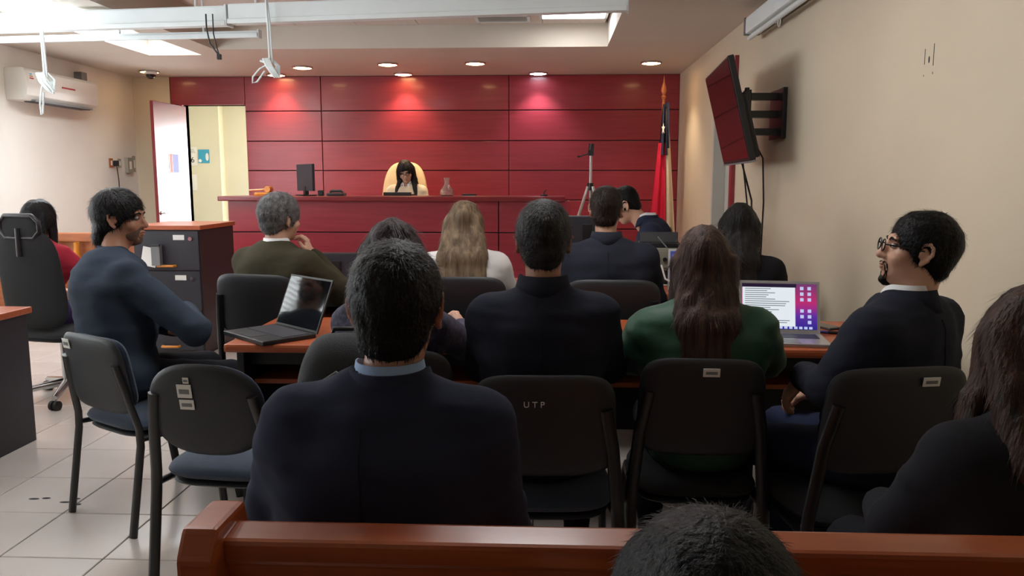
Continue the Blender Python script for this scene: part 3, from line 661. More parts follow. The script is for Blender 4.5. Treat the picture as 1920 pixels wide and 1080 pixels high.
chair((-.02, 2.52), math.radians(2), 'chair with chalked letters behind the middle man in dark suit', 'rect', word='U T P', ztop=.852, w=.44)
chair((.48, 2.66), math.radians(-2), 'black chair of the woman in green jacket', 'rect', 'blackfab', sticker=[(.02, .118, .05, .026)], ztop=.875, w=.40)
chair((.93, 2.46), math.radians(10), 'black chair of the bespectacled man by the right wall', 'rect', 'blackfab', sticker=[(.07, .118, .05, .026)], ztop=.90, w=.44)
chair((-.50, 2.62), 0, 'chair of the woman in patterned blouse, with the backpack hung on it', 'rect', 'blackfab', ztop=.90)
chair((-1.38, 4.08), math.radians(-14), 'blue-grey chair of the grey-haired man', 'rect', 'bluefab', ztop=.955, w=.48)
chair((-.45, 4.24), 0, 'black chair of the woman in white blouse', 'rect', 'blackfab', ztop=.93, w=.5)
chair((.31, 4.15), 0, 'black chair of the balding man in dark suit', 'rect', 'blackfab', ztop=.93, w=.5)
chair((1.02, 4.15), 0, 'black chair of the dark-haired woman by the right wall', 'rect', 'blackfab')
chair((.86, 5.75), math.radians(75), 'black chair of the clerk near the flag', 'rect', 'blackfab')
# backpack
o = thing('backpack', 'black backpack hanging on a chair back left of the foreground man in navy', 'backpack', (-.59, 2.235, .52), math.radians(4))
link('main_bag', MB().pad(.32, .46, .22, 3.2, mat=Matrix.Translation((0, 0, .22)), topnarrow=.25, flat=4).mesh('main_bag', M['bag'], smooth=True), o)
link('front_pocket', MB().pad(.25, .22, .10, 3.2, mat=Matrix.Translation((0, -.10, .14)), topnarrow=.1, flat=4).mesh('front_pocket', M['bag'], smooth=True), o)
link('carry_handle', MB().tube([(-.04, .03, .43), (-.03, .03, .455), (.03, .03, .455), (.04, .03, .43)], .007).mesh('carry_handle', M['black'], smooth=True), o)
for s_ in (-1, 1): link('strap', MB().tube([(s_*.06, .10, .42), (s_*.09, .15, .3), (s_*.12, .13, .1)], .014, sx=.5).mesh('strap', M['bag'], smooth=True), o)
link('zip', MB().tube([(-.09, -.10, .30), (0, -.112, .36), (.09, -.10, .30)], .004).mesh('zip', M['grey'], smooth=True), o)
# office chair with head rest
oc = thing('office_chair', 'dark mesh office chair with head rest and casters at the left edge', 'office chair', (-3.13, 4.95, 0), math.radians(-12))
link('backrest', MB().pad(.50, .62, .05, 4, .5, mat=Matrix.Translation((0, -.24, .80)) @ Matrix.Rotation(math.radians(6), 4, 'X'), topnarrow=.1).mesh('backrest', M['blackfab'], smooth=True), oc)
hr = MB(); 
hr.tube([(-.10, -.275, 1.06), (-.14, -.27, 1.10), (-.14, -.275, 1.16), (-.10, -.28, 1.195), (.10, -.28, 1.195), (.14, -.275, 1.16), (.14, -.27, 1.10), (.10, -.275, 1.06), (-.10, -.275, 1.06)], .014)
link('headrest_frame', hr.mesh('headrest_frame', M['black'], smooth=True), oc); link('headrest', MB().pad(.27, .15, .02, 4, .4, mat=Matrix.Translation((0, -.278, 1.125))).mesh('headrest', M['blackfab'], smooth=True), oc)
link('neck_post', MB().tube([(0, -.29, .95), (0, -.29, 1.12)], .016).mesh('neck_post', M['black'], smooth=True), oc)
link('seat', MB().pad(.50, .48, .09, 4, mat=Matrix.Translation((0, 0, .44)) @ Matrix.Rotation(math.pi/2, 4, 'X'), flat=4).mesh('seat', M['blackfab'], smooth=True), oc)
for s_ in (-1, 1): link('armrest', MB().tube([(s_*.25, -.12, .43), (s_*.29, -.1, .62), (s_*.29, .1, .64)], .018).mesh('armrest', M['black'], smooth=True), oc)
link('gas_column', MB().tube([(0, 0, .10), (0, 0, .40)], .028, 12).mesh('gas_column', M['chrome'], smooth=True), oc)
for k in range(5):
    q = math.radians(-60)+k*2*math.pi/5; e = (.31*math.cos(q), .31*math.sin(q))
    sp_ = link('base_spoke', MB().tube([(0, 0, .11), (e[0], e[1], .075)], [.03, .018]).mesh('base_spoke', M['chrome'], smooth=True), oc)
    for d_ in (-.016, .016): link('caster', MB().tube([(e[0]-.01+d_, e[1], .03), (e[0]+.01+d_, e[1], .03)], .03, 14).mesh('caster', M['rubber'], smooth=True), oc)
# pews
def pew(name, label, x0, x1, y, zt, lab_side=True):
    o = thing(name, label, 'pew', (x0, y, 0)); L = x1-x0
    T = Matrix.Rotation(math.radians(6), 4, 'X')
    link('backrest', MB().box(.05, L, -.022, .022, 0, zt-.45, Matrix.Translation((0, .045, .43)) @ T).mesh('backrest', M['pew'], .006), o)
    link('top_rail', MB().box(.05, L, -.032, .032, -.03, .012, Matrix.Translation((0, .0, zt-.015)) @ T).mesh('top_rail', M['pew'], .008), o)
    link('seat', MB().box(.05, L, .05, .48, .40, .435).mesh('seat', M['pew'], .008), o)
    e = MB(); prof = [(-.05, 0), (-.075, zt-.02), (-.05, zt+.02), (.06, zt+.02), (.09, zt-.05), (.12, .72), (.46, .62), (.50, .58), (.48, 0)]
    n = len(prof); e.add([(x, a, b) for x in (0, .055) for a, b in prof], [tuple(range(n))[::-1], tuple(range(n, 2*n))]+[(i, (i+1) % n, n+(i+1) % n, n+i) for i in range(n)])
    link('end_panel', e.mesh('end_panel', M['pew'], .008), o)
    bx('lower_rail', (.05, L, .42, .45, .1, .38), M['pew'], o, .004)
    return o
pew('wooden_pew', 'reddish wooden pew across the foreground', -.545, 1.58, 1.16, .868)
pew('wooden_pew', 'wooden pew behind, under the person whose head shows lowest', -.3, 1.58, .28, .80)

fs = thing('floor_scuffs', 'small dark scuff marks on the tiles left of the chairs', 'floor mark', (-2.15, 3.28, 0))
random.seed(3)
for (dx, dy, sx) in ((-.13, .02, .05), (-.08, .03, .04), (.03, -.01, .05), (.06, .03, .03), (.10, -.03, .03)):
    link('scuff', MB().pad(sx, .02, .001, 2, n=12, mat=Matrix.Translation((dx, dy, .0008)) @ Matrix.Rotation(math.pi/2, 4, 'X')).mesh('scuff', M['mark']), fs)

# ------------------------------------------------------------------ people: bodies grown from signed distance fields
def axis(lo, hi, h, flo=None, fhi=None, fh=None):
    if flo is None: return np.arange(lo, hi+h, h)
    a = np.linspace(lo, flo, max(2, int(round((flo-lo)/h))+1)) if flo > lo else np.array([flo])
    b = np.linspace(flo, fhi, int(round((fhi-flo)/fh))+1)
    c_ = np.linspace(fhi, hi, max(2, int(round((hi-fhi)/h))+1)) if hi > fhi else np.array([fhi])
    return np.concatenate([a[:-1], b, c_[1:]])
class Field:
    def __init__(s, xs, ys, zs): s.ax = (xs, ys, zs); s.F = np.full((len(xs), len(ys), len(zs)), 1.0)
    def ap(s, fn, lo, hi, k=.02, sub=False):
        sl = tuple(slice(max(0, np.searchsorted(a, l)-1), np.searchsorted(a, h_)+1) for a, l, h_ in zip(s.ax, lo, hi))
        X = s.ax[0][sl[0]][:, None, None]; Y = s.ax[1][sl[1]][None, :, None]; Z = s.ax[2][sl[2]][None, None, :]
        A = s.F[sl]
        if A.size == 0: return
        d = fn(X, Y, Z)
        if sub: h_ = np.clip(.5-.5*(A+d)/k, 0, 1); s.F[sl] = A*(1-h_)-d*h_+k*h_*(1-h_)
        else: h_ = np.clip(.5+.5*(d-A)/k, 0, 1); s.F[sl] = d*(1-h_)+A*h_-k*h_*(1-h_)
    def cone(s, a, b, ra, rb, k=.02, fr=None, sub=False, flat=1.0):
        a, b = np.array(a, float), np.array(b, float); ab = b-a; L2 = max(1e-9, ab@ab)
        def fn(X, Y, Z):
            x, y, z = X-a[0], (Y-a[1]), Z-a[2]
            if fr is not None: R, c0 = fr; x0, y0, z0 = X-c0[0], Y-c0[1], Z-c0[2]; x = R[0,0]*x0+R[1,0]*y0+R[2,0]*z0-a[0]; y = R[0,1]*x0+R[1,1]*y0+R[2,1]*z0-a[1]; z = R[0,2]*x0+R[1,2]*y0+R[2,2]*z0-a[2]
            t = np.clip((x*ab[0]+y*ab[1]+z*ab[2])/L2, 0, 1)
            return np.sqrt((x-t*ab[0])**2+((y-t*ab[1])/flat)**2+(z-t*ab[2])**2)*(flat if flat < 1 else 1)-(ra+(rb-ra)*t)*(flat if flat < 1 else 1)
        m = max(ra, rb)+k+.05
        if fr is not None:
            R, c0 = fr; P = np.array([R@a+c0, R@b+c0]); lo, hi = P.min(0)-m, P.max(0)+m
        else: lo, hi = np.minimum(a, b)-m, np.maximum(a, b)+m
        s.ap(fn, lo, hi, k, sub)
    def ell(s, c0_, r, k=.02, fr=None, sub=False):
        c_, r = np.array(c0_, float), np.array(r, float)
        def fn(X, Y, Z):
            if fr is not None: R, c0 = fr; x0, y0, z0 = X-c0[0], Y-c0[1], Z-c0[2]; x = R[0,0]*x0+R[1,0]*y0+R[2,0]*z0-c_[0]; y = R[0,1]*x0+R[1,1]*y0+R[2,1]*z0-c_[1]; z = R[0,2]*x0+R[1,2]*y0+R[2,2]*z0-c_[2]
            else: x, y, z = X-c_[0], Y-c_[1], Z-c_[2]
            k0 = np.sqrt((x/r[0])**2+(y/r[1])**2+(z/r[2])**2); k1 = np.sqrt((x/r[0]**2)**2+(y/r[1]**2)**2+(z/r[2]**2)**2)
            return k0*(k0-1)/np.maximum(k1, 1e-6)
        m = r.max()+k+.05; p = (fr[0]@c_+fr[1]) if fr is not None else c_
        s.ap(fn, p-m, p+m, k, sub)
    def rbox(s, c0_, h_, r, k=.03):
        c_, hh = np.array(c0_, float), np.array(h_, float)-r
        def fn(X, Y, Z):
            x, y, z = np.abs(X-c_[0])-hh[0], np.abs(Y-c_[1])-hh[1], np.abs(Z-c_[2])-hh[2]
            return np.sqrt(np.maximum(x, 0)**2+np.maximum(y, 0)**2+np.maximum(z, 0)**2)+np.minimum(np.maximum(np.maximum(x, y), z), 0)-r
        s.ap(fn, c_-hh-r-k-.05, c_+hh+r+k+.05, k)
    def warp(s, amp, freq, seed=0, st=(1,1,1)):
        rg = np.random.RandomState(seed); X, Y, Z = s.ax[0][:, None, None], s.ax[1][None, :, None], s.ax[2][None, None, :]
        n = 0
        for i in range(5):
            st_ = np.array(st); d = rg.normal(size=3)*st_; d2 = rg.normal(size=3)*st_; d /= np.linalg.norm(d)+1e-9; d2 /= np.linalg.norm(d2)+1e-9; f = freq*(.7+.5*i)
            n = n+np.sin(f*(d[0]*X+d[1]*Y+d[2]*Z)+rg.uniform(0, 6.28)+1.2*np.sin(.5*f*(d2[0]*X+d2[1]*Y+d2[2]*Z)))/(1+.5*i)
        s.F += amp*n
    def cut(s, fn): 
        X, Y, Z = s.ax[0][:, None, None], s.ax[1][None, :, None], s.ax[2][None, None, :]
        s.F = np.maximum(s.F, fn(X, Y, Z))
    def net(s, iso=0.0):
        F = s.F-iso; S = F < 0
        c8 = lambda A: [A[i:A.shape[0]-1+i, j:A.shape[1]-1+j, k:A.shape[2]-1+k] for i in (0,1) for j in (0,1) for k in (0,1)]
        cs = c8(S); cnt = sum(x.astype(np.int8) for x in cs); act = (cnt > 0) & (cnt < 8)
        I = np.argwhere(act); n = len(I)
        if n == 0: return np.zeros((0, 3)), np.zeros((0, 4), int)
        P = np.zeros((n, 3)); C = np.zeros(n)
        corners = [(i, j, k) for i in (0,1) for j in (0,1) for k in (0,1)]
        V = {c_: F[I[:,0]+c_[0], I[:,1]+c_[1], I[:,2]+c_[2]] for c_ in corners}
        pos = lambda c_: np.stack([s.ax[d][I[:,d]+c_[d]] for d in range(3)], 1)
        for a in corners:
            for d in range(3):
                if a[d]: continue
                b = tuple(1 if q == d else a[q] for q in range(3)); va, vb = V[a], V[b]; m = (va < 0) != (vb < 0)
                t = np.where(m, va/np.where(m, va-vb, 1), 0); p = pos(a); p[:, d] += t*(s.ax[d][I[:,d]+1]-s.ax[d][I[:,d]])
                P[m] += p[m]; C[m] += 1
        P /= C[:, None]
        idx = -np.ones(act.shape, int); idx[act] = np.arange(n); faces = []
        for d in range(3):
            e1, e2 = (d+1) % 3, (d+2) % 3
            A = np.moveaxis(S, (d, e1, e2), (0, 1, 2)); ix = np.moveaxis(idx, (d, e1, e2), (0, 1, 2))
            a0, a1 = A[:-1, 1:-1, 1:-1], A[1:, 1:-1, 1:-1]; E = np.argwhere(a0 != a1)
            if len(E) == 0: continue
            i, j, k = E[:,0], E[:,1]+1, E[:,2]+1
            q = np.stack([ix[i, j-1, k-1], ix[i, j, k-1], ix[i, j, k], ix[i, j-1, k]], 1); fl = ~A[i, j, k]
            q[fl] = q[fl][:, ::-1]; faces.append(q)
        return P, np.concatenate(faces)

def to_mesh(name, parts, mats):
    # parts: list of (P, faces ndarray, material index)
    V = []; FA = []; MI = []; b = 0
    for P, f, mi in parts:
        V.append(np.asarray(P, float)); FA += [tuple(int(i)+b for i in q) for q in f]; MI += [mi]*len(f); b += len(P)
    me = bpy.data.meshes.new(name); me.from_pydata(np.concatenate(V).tolist(), [], FA)
    for m in mats: me.materials.append(m)
    me.polygons.foreach_set('material_index', MI); me.polygons.foreach_set('use_smooth', [True]*len(FA)); me.update()
    return me
def normals(P, f):
    f = np.asarray(f); N = np.zeros_like(P); n = np.cross(P[f[:,2]]-P[f[:,0]], P[f[:,3]]-P[f[:,1]])
    for k in range(4): np.add.at(N, f[:,k], n)
    return N/np.maximum(np.linalg.norm(N, axis=1), 1e-9)[:, None]
def strands(P, f, n, flow, L, wd, lift, seed, jit=.25, sag=0.0, mask=None):
    rg = np.random.RandomState(seed); N = normals(P, f); ids = np.arange(len(P))
    if mask is not None: ids = ids[mask(P)]
    ids = rg.choice(ids, n); p = P[ids]+rg.normal(size=(n, 3))*.002; nn = N[ids]
    d = flow(p); d = d-nn*(d*nn).sum(1)[:, None]; d /= np.maximum(np.linalg.norm(d, axis=1), 1e-6)[:, None]
    d = d+nn*lift+rg.normal(size=(n, 3))*jit; d /= np.linalg.norm(d, axis=1)[:, None]
    sd = np.cross(d, nn); sd /= np.maximum(np.linalg.norm(sd, axis=1), 1e-6)[:, None]
    l = L*rg.uniform(.6, 1.3, n)[:, None]; rows = []
    for t, ww in ((0, 1), (.4, .9), (.75, .6), (1, .15)):
        q = p-nn*.002*(1-t)-nn*(lift*.55*l*t*t)+d*l*t; q[:, 2] -= sag*t*t
        rows += [q-sd*wd*ww/2, q+sd*wd*ww/2]
    V = np.stack(rows, 1).reshape(-1, 3); b = (np.arange(n)*8)[:, None]
    F = np.concatenate([b+np.array([[0, 1, 3, 2]])+2*k for k in range(3)])
    return V, F
def rot(yaw=0, pitch=0, roll=0):   # yaw left +, pitch up +, roll to the right +
    return np.array(Matrix.Rotation(yaw, 3, 'Z') @ Matrix.Rotation(pitch, 3, 'X') @ Matrix.Rotation(roll, 3, 'Y'))

_hand = {}
def hand_mesh(curl):
    if curl in _hand: return _hand[curl]
    F = Field(axis(-.075, .07, .0042), axis(-.04, .20, .0042), axis(-.09, .05, .0042))
    F.cone((0, -.03, 0), (0, .02, 0), .026, .028, .01); F.ell((0, .05, -.002), (.041, .052, .017), .012)
    for k, (x, l) in enumerate(((-.030, .064), (-.010, .074), (.011, .070), (.031, .054))):
        p = np.array((x, .088, 0.)); a = curl*.45
        for j, (fr_, r0, r1) in enumerate(((.46, .0098, .0092), (.30, .0092, .0086), (.24, .0086, .0072))):
            q = p+np.array((x*.12, math.cos(a), -math.sin(a)))*l*fr_; F.cone(p, q, r0, r1, .004); p = q; a += curl*(.75 if j == 0 else .5)
    F.cone((-.026, .02, -.006), (-.052, .052, -.016), .015, .012, .01); F.cone((-.052, .052, -.016), (-.050+.02*curl, .088, -.022-.008*curl), .0115, .009, .004)
    _hand[curl] = F.net(); return _hand[curl]
def frame_from(p, fwd, up):
    f = np.array(fwd, float); f /= np.linalg.norm(f); u = np.array(up, float); u -= f*(u@f); u /= np.linalg.norm(u); x = np.cross(f, u)
    return np.stack([x, f, u], 1), np.array(p, float)

SKIN = [mat('skin_light', (206,160,136), .5, noise=.05, nscale=25), mat('skin_tan', (178,128,104), .5, noise=.06, nscale=25)]
for m_ in SKIN: m_.node_tree.nodes['Principled BSDF'].inputs['Subsurface Weight'].default_value = .08
EYEW = mat('eye_white', (168,156,150), .25, noise=.01); IRIS = mat('iris_dark', (35,24,18), .2, noise=.02); LIP = mat('lips', (168,108,98), .45, noise=.05)
def hairmat(name, c, c2, st=(1,1,1), rough=.5, sc=40):
    return mat(name, c, rough, c2=c2, nscale=sc, nstretch=st, bump=.5, bscale=sc*3.0, bstretch=st, spec=.22)
def fabric(name, c, rough=.9, k=.08, sheen=0): return mat(name, c, rough, noise=k, nscale=9, bump=.25, bscale=14, spec=.2, bstretch=(1, 1, 1.6))
STUB = mat('stubble', (122,94,80), .8, c2=(84,66,58), nscale=180); SEAM = mat('seam_thread', (12,13,18), .9, noise=.05)
SHOE = mat('black_leather', (18,17,18), .35, noise=.05); TROU = fabric('dark_trousers', (24,24,30)); 

def person(label, x, y, ztop, yaw, hair, hairm, topm, **o):
    g = lambda k, d=None: o.get(k, d)
    fem = g('fem', False); W = g('W', .165 if fem else .188); fat = g('fat', 1.0); lean = math.radians(g('lean', 0))
    hy, hp, hr = (math.radians(v) for v in g('head', (0, 0, 0))); hd = g('hd', (0, 0, 0)); vol = g('vol', .012); fine = g('fine', .010)
    skin = SKIN[g('skin', 0)]; root_z = g('z', 0.0); ts = g('ts', 1.0)
    hs = g('hs', 1.0 if not fem else .95)
    # joint positions, seated, facing +y
    def up(p):
        p = np.array(p, float); dz = p[2]-.56; dz2 = dz*ts
        return np.array([p[0]+g('side', 0)*dz2/.66, p[1]+dz2*math.sin(lean), .56+dz2*math.cos(lean)])
    hc = up((0, .03, 1.225))+np.array(hd); Rh = rot(hy, hp, hr)*1.0; HF = (Rh, hc)
    nb = up((0, -.015, 1.06)); 
    SH = {s_: up((s_*W, -.02, .985)) for s_ in (-1, 1)}
    EL = {1: np.array(g('elR', (W+.06, .06, .77))), -1: np.array(g('elL', (-W-.06, .06, .77)))}
    WR = {1: np.array(g('wrR', (.14, .30, .66))), -1: np.array(g('wrL', (-.14, .30, .66)))}
    KN = {s_: np.array(g('kn', (.13, .44, .50)))*np.array([s_, 1, 1]) for s_ in (-1, 1)}; AN = {s_: np.array(g('an', (.13, .40, .09)))*np.array([s_, 1, 1]) for s_ in (-1, 1)}
    topz = hc[2]+.118*math.cos(hp)*1.0+vol*.8
    Z0 = g('z', None); scale = 1.0
    dz = ztop-root_z-topz               # residual height taken by the spine being a little longer or shorter
    def shift(p): q = np.array(p, float); q[2] += dz*np.clip((q[2]-.56)/.6, 0, 1); return q
    hc = hc+np.array([0, 0, dz]); HF = (Rh, hc); nb = shift(nb); SH = {k: shift(v) for k, v in SH.items()}
    if 'elR' not in o: EL[1] = shift(EL[1])
    if 'elL' not in o: EL[-1] = shift(EL[-1])
    tor = [((0, -.02, .90), (.165*W/.188, .108*fat, .20)), ((0, -.03, .955), (.15*W/.188, .095*fat, .10)), ((0, -.01, .74), (.145*fat if not fem else .125*fat, .105*fat, .20)), ((0, 0, .57), (.165*fat, .135, .12))]
    def torso(F, gr, k=.05, lo=0.0):
        for c_, r in tor: F.ell(shift(up(c_)), np.array(r)+gr, k)
        for s_ in (-1, 1): F.cone(nb+np.array([s_*.03, -.008, -.026-lo]), SH[s_]+np.array([-s_*.02, 0, .004]), .044+gr, .052+gr, .04)
    def arms(F, gr, k=.03, cuff=0.0):
        for s_ in (-1, 1):
            F.cone(SH[s_], EL[s_], .058+gr*(1.1), .047+gr, k); d = WR[s_]-EL[s_]
            F.cone(EL[s_], WR[s_]-d*cuff, .047+gr, .031+gr*1.1, k*.7)
    def legs(F, gr, k=.03):
        for s_ in (-1, 1):
            F.cone((s_*.085, .02, .535), KN[s_], .085+gr, .060+gr, k); F.cone(KN[s_], AN[s_], .056+gr, .040+gr, .02)
    # ---- body
    rx = max(.36, W+.14, abs(EL[1][0])+.09, abs(EL[-1][0])+.09, abs(WR[1][0])+.06, abs(WR[-1][0])+.06); h0 = .022
    ylo = min(-.24, EL[1][1]-.1, EL[-1][1]-.1, hc[1]-.2); yhi = max(.62, WR[1][1]+.08, WR[-1][1]+.08)
    F = Field(axis(-rx, rx, h0, hc[0]-.125, hc[0]+.125, fine), axis(ylo, yhi, h0, hc[1]-.15, hc[1]+.16, fine), axis(.02, hc[2]+.17, h0, hc[2]-.17, hc[2]+.17, fine))
    torso(F, -.012, lo=.02); arms(F, -.010); legs(F, -.010)
    for s_ in (-1, 1): F.cone(AN[s_], AN[s_]+np.array((0, .13, -.045)), .04, .03, .02)
    F.cone(nb+np.array([0, .0, -.05]), hc+Rh@np.array((0, -.022, -.055)), .060 if not fem else .052, .054 if not fem else .046, .03)
    e = lambda c_, r, k=.02, sub=False: F.ell(np.array(c_)*hs, np.array(r)*hs, k, HF, sub)
    e((0, -.014, .028), (.074, .094, .090), .02); e((0, .028, -.04), (.059, .066, .075), .03); e((0, .064, -.092), (.026, .026, .020), .025)
    F.cone(np.array((0, .088, .018))*hs, np.array((0, .110, -.024))*hs, .008, .0125, .012, HF); e((0, .080, .034), (.052, .016, .012), .014)
    for s_ in (-1, 1):
        e((s_*.013, .098, -.028), (.008, .010, .008), .006); e((s_*.031, .100, .010), (.019, .016, .013), .012, True)
        e((s_*.044, .060, -.024), (.022, .022, .022), .02)
        e((s_*.077, -.006, -.002), (.006, .016, .027), .006)
        ea = [(.077, .012, .018), (.083, .006, .030), (.088, -.010, .034), (.091, -.022, .022), (.089, -.022, .002), (.084, -.012, -.020), (.080, .002, -.031)]
        for p0_, p1_ in zip(ea[:-1], ea[1:]): F.cone(np.array((s_*p0_[0], p0_[1], p0_[2]))*hs, np.array((s_*p1_[0], p1_[1], p1_[2]))*hs, .0052, .0052 if p1_[2] > -.03 else .008, .004, HF)
        F.cone(np.array((s_*.080, .010, .004))*hs, np.array((s_*.080, .012, -.010))*hs, .005, .005, .004, HF)
    e((0, .093, -.053), (.023, .012, .008), .006); e((0, .091, -.066), (.020, .012, .008), .006)
    P, f = F.net(); fm = np.zeros(len(f), int)
    parts = [(P, f, 0)]
    def ball(c_, r, mi, n=10):
        v = []; q = []
        for i in range(n+1):
            for j in range(n): a, b = math.pi*i/n, 2*math.pi*j/n; v.append((r[0]*math.sin(a)*math.cos(b), r[1]*math.sin(a)*math.sin(b), r[2]*math.cos(a)))
        for i in range(n):
            for j in range(n): q.append((i*n+j, (i+1)*n+j, (i+1)*n+(j+1) % n, i*n+(j+1) % n))
        parts.append(((np.array(v)*hs+np.array(c_)*hs)@Rh.T+hc, q, mi))
    if g('face', False):
        for s_ in (-1, 1):
            ball((s_*.031, .0795, .010), (.0125, .0125, .0095 if not g('shut') else .004), 1); ball((s_*.031, .0885, .0095), (.0055, .0045, .0055 if not g('shut') else .002), 2)
        ball((0, .0995, -.0535), (.020, .006, .0045), 3); ball((0, .0975, -.0635), (.017, .006, .005), 3)
    for s_ in (-1, 1):
        cu = g('curl', (1.2, 1.2))[0 if s_ < 0 else 1]
        if cu is None: continue
        hp_, hf = hand_mesh(cu); hp_ = hp_*np.array([1 if s_ > 0 else -1, 1, 1])*(1 if not fem else .92); hf = hf if s_ > 0 else hf[:, ::-1]
        d = WR[s_]-EL[s_]; fw = np.array(g('handfwdR' if s_ > 0 else 'handfwdL', d)); upv = np.array(g('handupR' if s_ > 0 else 'handupL', (s_*.3, 0, 1)))
        Rm, _ = frame_from((0,0,0), fw, upv); parts.append((hp_@Rm.T+WR[s_], hf, 0))
    body = link('person', to_mesh('person', parts, [skin, EYEW, IRIS, LIP]), None, (x, y, root_z), (0, 0, math.radians(yaw)))
    tag(body, label, 'person')
    # ---- top garment
    h1 = g('ch', .016); kind = g('kind', 'jacket')
    F = Field(axis(-rx, rx, h1), axis(ylo, yhi, h1), axis(.42, nb[2]+.09, h1))
    gr = g('gr', .014 if kind == 'jacket' else .008); torso(F, gr); arms(F, gr, cuff=.06)
    if kind == 'jacket':
        for s_ in (-1, 1): F.ell(SH[s_]+np.array((-s_*.012, 0, .012)), (.060, .062, .044), .05)
        F.rbox(shift(up((0, -.018, .905))), (W+.022, .108*fat, .105), .085, .06)
        F.rbox(shift(up((0, -.012, .80))), (W+.006, .112*fat, .13), .085, .06)
        for q_ in (.60, .72, .84): F.rbox(shift(up((0, -.005, q_))), (.168*W/.188+.006, .118*fat, .13), .085, .05)
    if kind != 'jacket': F.rbox(shift(up((0, -.018, .895))), (W+.018, .100*fat, .10), .085, .06)
    amp = g('fold', .0022); F.warp(amp*.6, 17, g('seed', 1), (.5, .5, 1.5)); F.warp(amp*.75, 58, g('seed', 1)+7, (.35, .2, 1.5))
    # neck hole
    nk = .056 if not fem else .052
    F.cone(nb+np.array((0, .015, -.03)), nb+np.array((0, .03, .16)), nk, nk+.02, .008, None, True)
    P, f = F.net(); tp_ = [(P, f, 0)]
    if kind == 'jacket' and g('seam', True):
        sp_ = []
        for zz in np.linspace(.60, nb[2]-.03, 16):
            q = P[(np.abs(P[:, 0]) < .012) & (np.abs(P[:, 2]-zz) < .014)]
            if len(q): sp_.append((0, q[:, 1].min()-.0002, zz))
        if len(sp_) > 3: link('back_seam', MB().tube(sp_, .0016, 5).mesh('back_seam', SEAM, smooth=True), body)
    link(g('topname', 'jacket' if kind == 'jacket' else 'sweater'), to_mesh('top_garment', tp_, [topm]), body)
    def band(c_, rx_, ry_, z0, z1, th, flare, m, name, open_=.35):
        n = 36; v = []; q = []
        for k in range(n+1):
            a = math.pi/2+open_+(2*math.pi-2*open_)*k/n; ca, sa = math.cos(a), math.sin(a); drop = .05*max(0, sa)**2
            for (zz, fl) in ((z0, flare), (z1, 0)):
                for t_ in (0, th): v.append((c_[0]+(rx_+fl+t_)*ca, c_[1]+(ry_+fl+t_)*sa+(0), c_[2]+zz-drop))
        for k in range(n):
            b = k*4; q += [(b, b+4, b+6, b+2), (b+1, b+3, b+7, b+5), (b+2, b+6, b+7, b+3), (b, b+1, b+5, b+4)]
        q += [(0, 2, 3, 1), (n*4, n*4+1, n*4+3, n*4+2)]
        link(name, to_mesh(name, [(np.array(v), q, 0)], [m]), body)
    if g('collar'):
        band(nb+np.array((0, .012, .0)), nk+.004, nk+.010, .0, .066*g('colh', 1), .004, .012, g('collar'), 'shirt_collar')
    if kind == 'jacket' and g('lapel', True):
        band(nb+np.array((0, .008, .0)), nk+.012, nk+.018, -.012, (.052 if g('collar') else .066)*g('colh', 1), .008, .022, topm, 'jacket_collar', .7)
    # ---- trousers and shoes
    if g('legs', True):
        F = Field(axis(-.26, .26, .018), axis(-.17, .56, .018), axis(.06, .69, .018)); legs(F, .010); F.ell((0, .0, .57), (.172*fat, .14, .10), .05); F.warp(.002, 40, 3)
        P, f = F.net(); link('trousers', to_mesh('trousers', [(P, f, 0)], [g('trou', TROU)]), body)
        for s_ in (-1, 1):
            a = AN[s_]; F = Field(axis(a[0]-.07, a[0]+.07, .012), axis(a[1]-.10, a[1]+.24, .012), axis(-.01, .14, .012))
            F.cone((a[0], a[1]-.03, .045), (a[0], a[1]+.15, .035), .042, .034, .02); F.cone(a, (a[0], a[1], .05), .046, .044, .02); F.cut(lambda X, Y, Z: .004-Z+0*X+0*Y)
            P, f = F.net(); link('shoe', to_mesh('shoe', [(P, f, 0)], [SHOE]), body)
    # ---- hair
    hh = g('hh', .009)
    long_ = g('len', 0); spread = g('spread', .085); hl = hc[2]-long_-.16 if long_ else hc[2]-.16
    F = Field(axis(hc[0]-.21, hc[0]+.21, hh), axis(min(hc[1]-.28, -.34) if long_ else hc[1]-.17, hc[1]+.17, hh), axis(hl, hc[2]+.17, hh))
    e = lambda c_, r, k=.02, sub=False: F.ell(np.array(c_)*hs, np.array(r)*hs, k, HF, sub)
    if hair in ('short', 'curly'):
        v_ = vol; e((0, -.018, .036), (.078+v_*.7, .096+v_, .088+v_), .02)
        e((0, .08, -.075), (.16, .080, .085), .02, True); e((0, .125, -.005), (.075, .060, .080), .02, True)
        e((0, -.055, -.035), (.066, .050, .055), .02)
        for s_ in (-1, 1): e((s_*.074, .016, .004), (.010, .016, .034), .01); e((s_*.090, -.004, -.008), (.020, .021, .032), .008, True)
        if not g('nape'): e((0, -.02, -.142), (.2, .2, .055), .01, True)
        if g('nape'): e((0, -.072, -.065), (.070, .052, .085), .02); e((0, -.02, -.20), (.2, .2, .055), .01, True)
        if g('fringe'): e((0, .078, .085), (.062, .034, .028), .02)
        F.warp(.0012 if hair == 'short' else .0022, 70, g('seed', 1)+3); F.warp(.0007, 230, g('seed', 1)+5)
    else:
        v_ = vol; e((0, -.016, .034), (.080+v_*.6, .098+v_, .090+v_), .02)
        e((0, .115, -.03), (.058, .075, .085), .015, True)
        t0 = hc+Rh@np.array((0, -.05, .0))
        yb = g('hairy', min(hc[1]-.10, shift(up((0, 0, 1.0)))[1]-.165))
        zend = hc[2]-long_
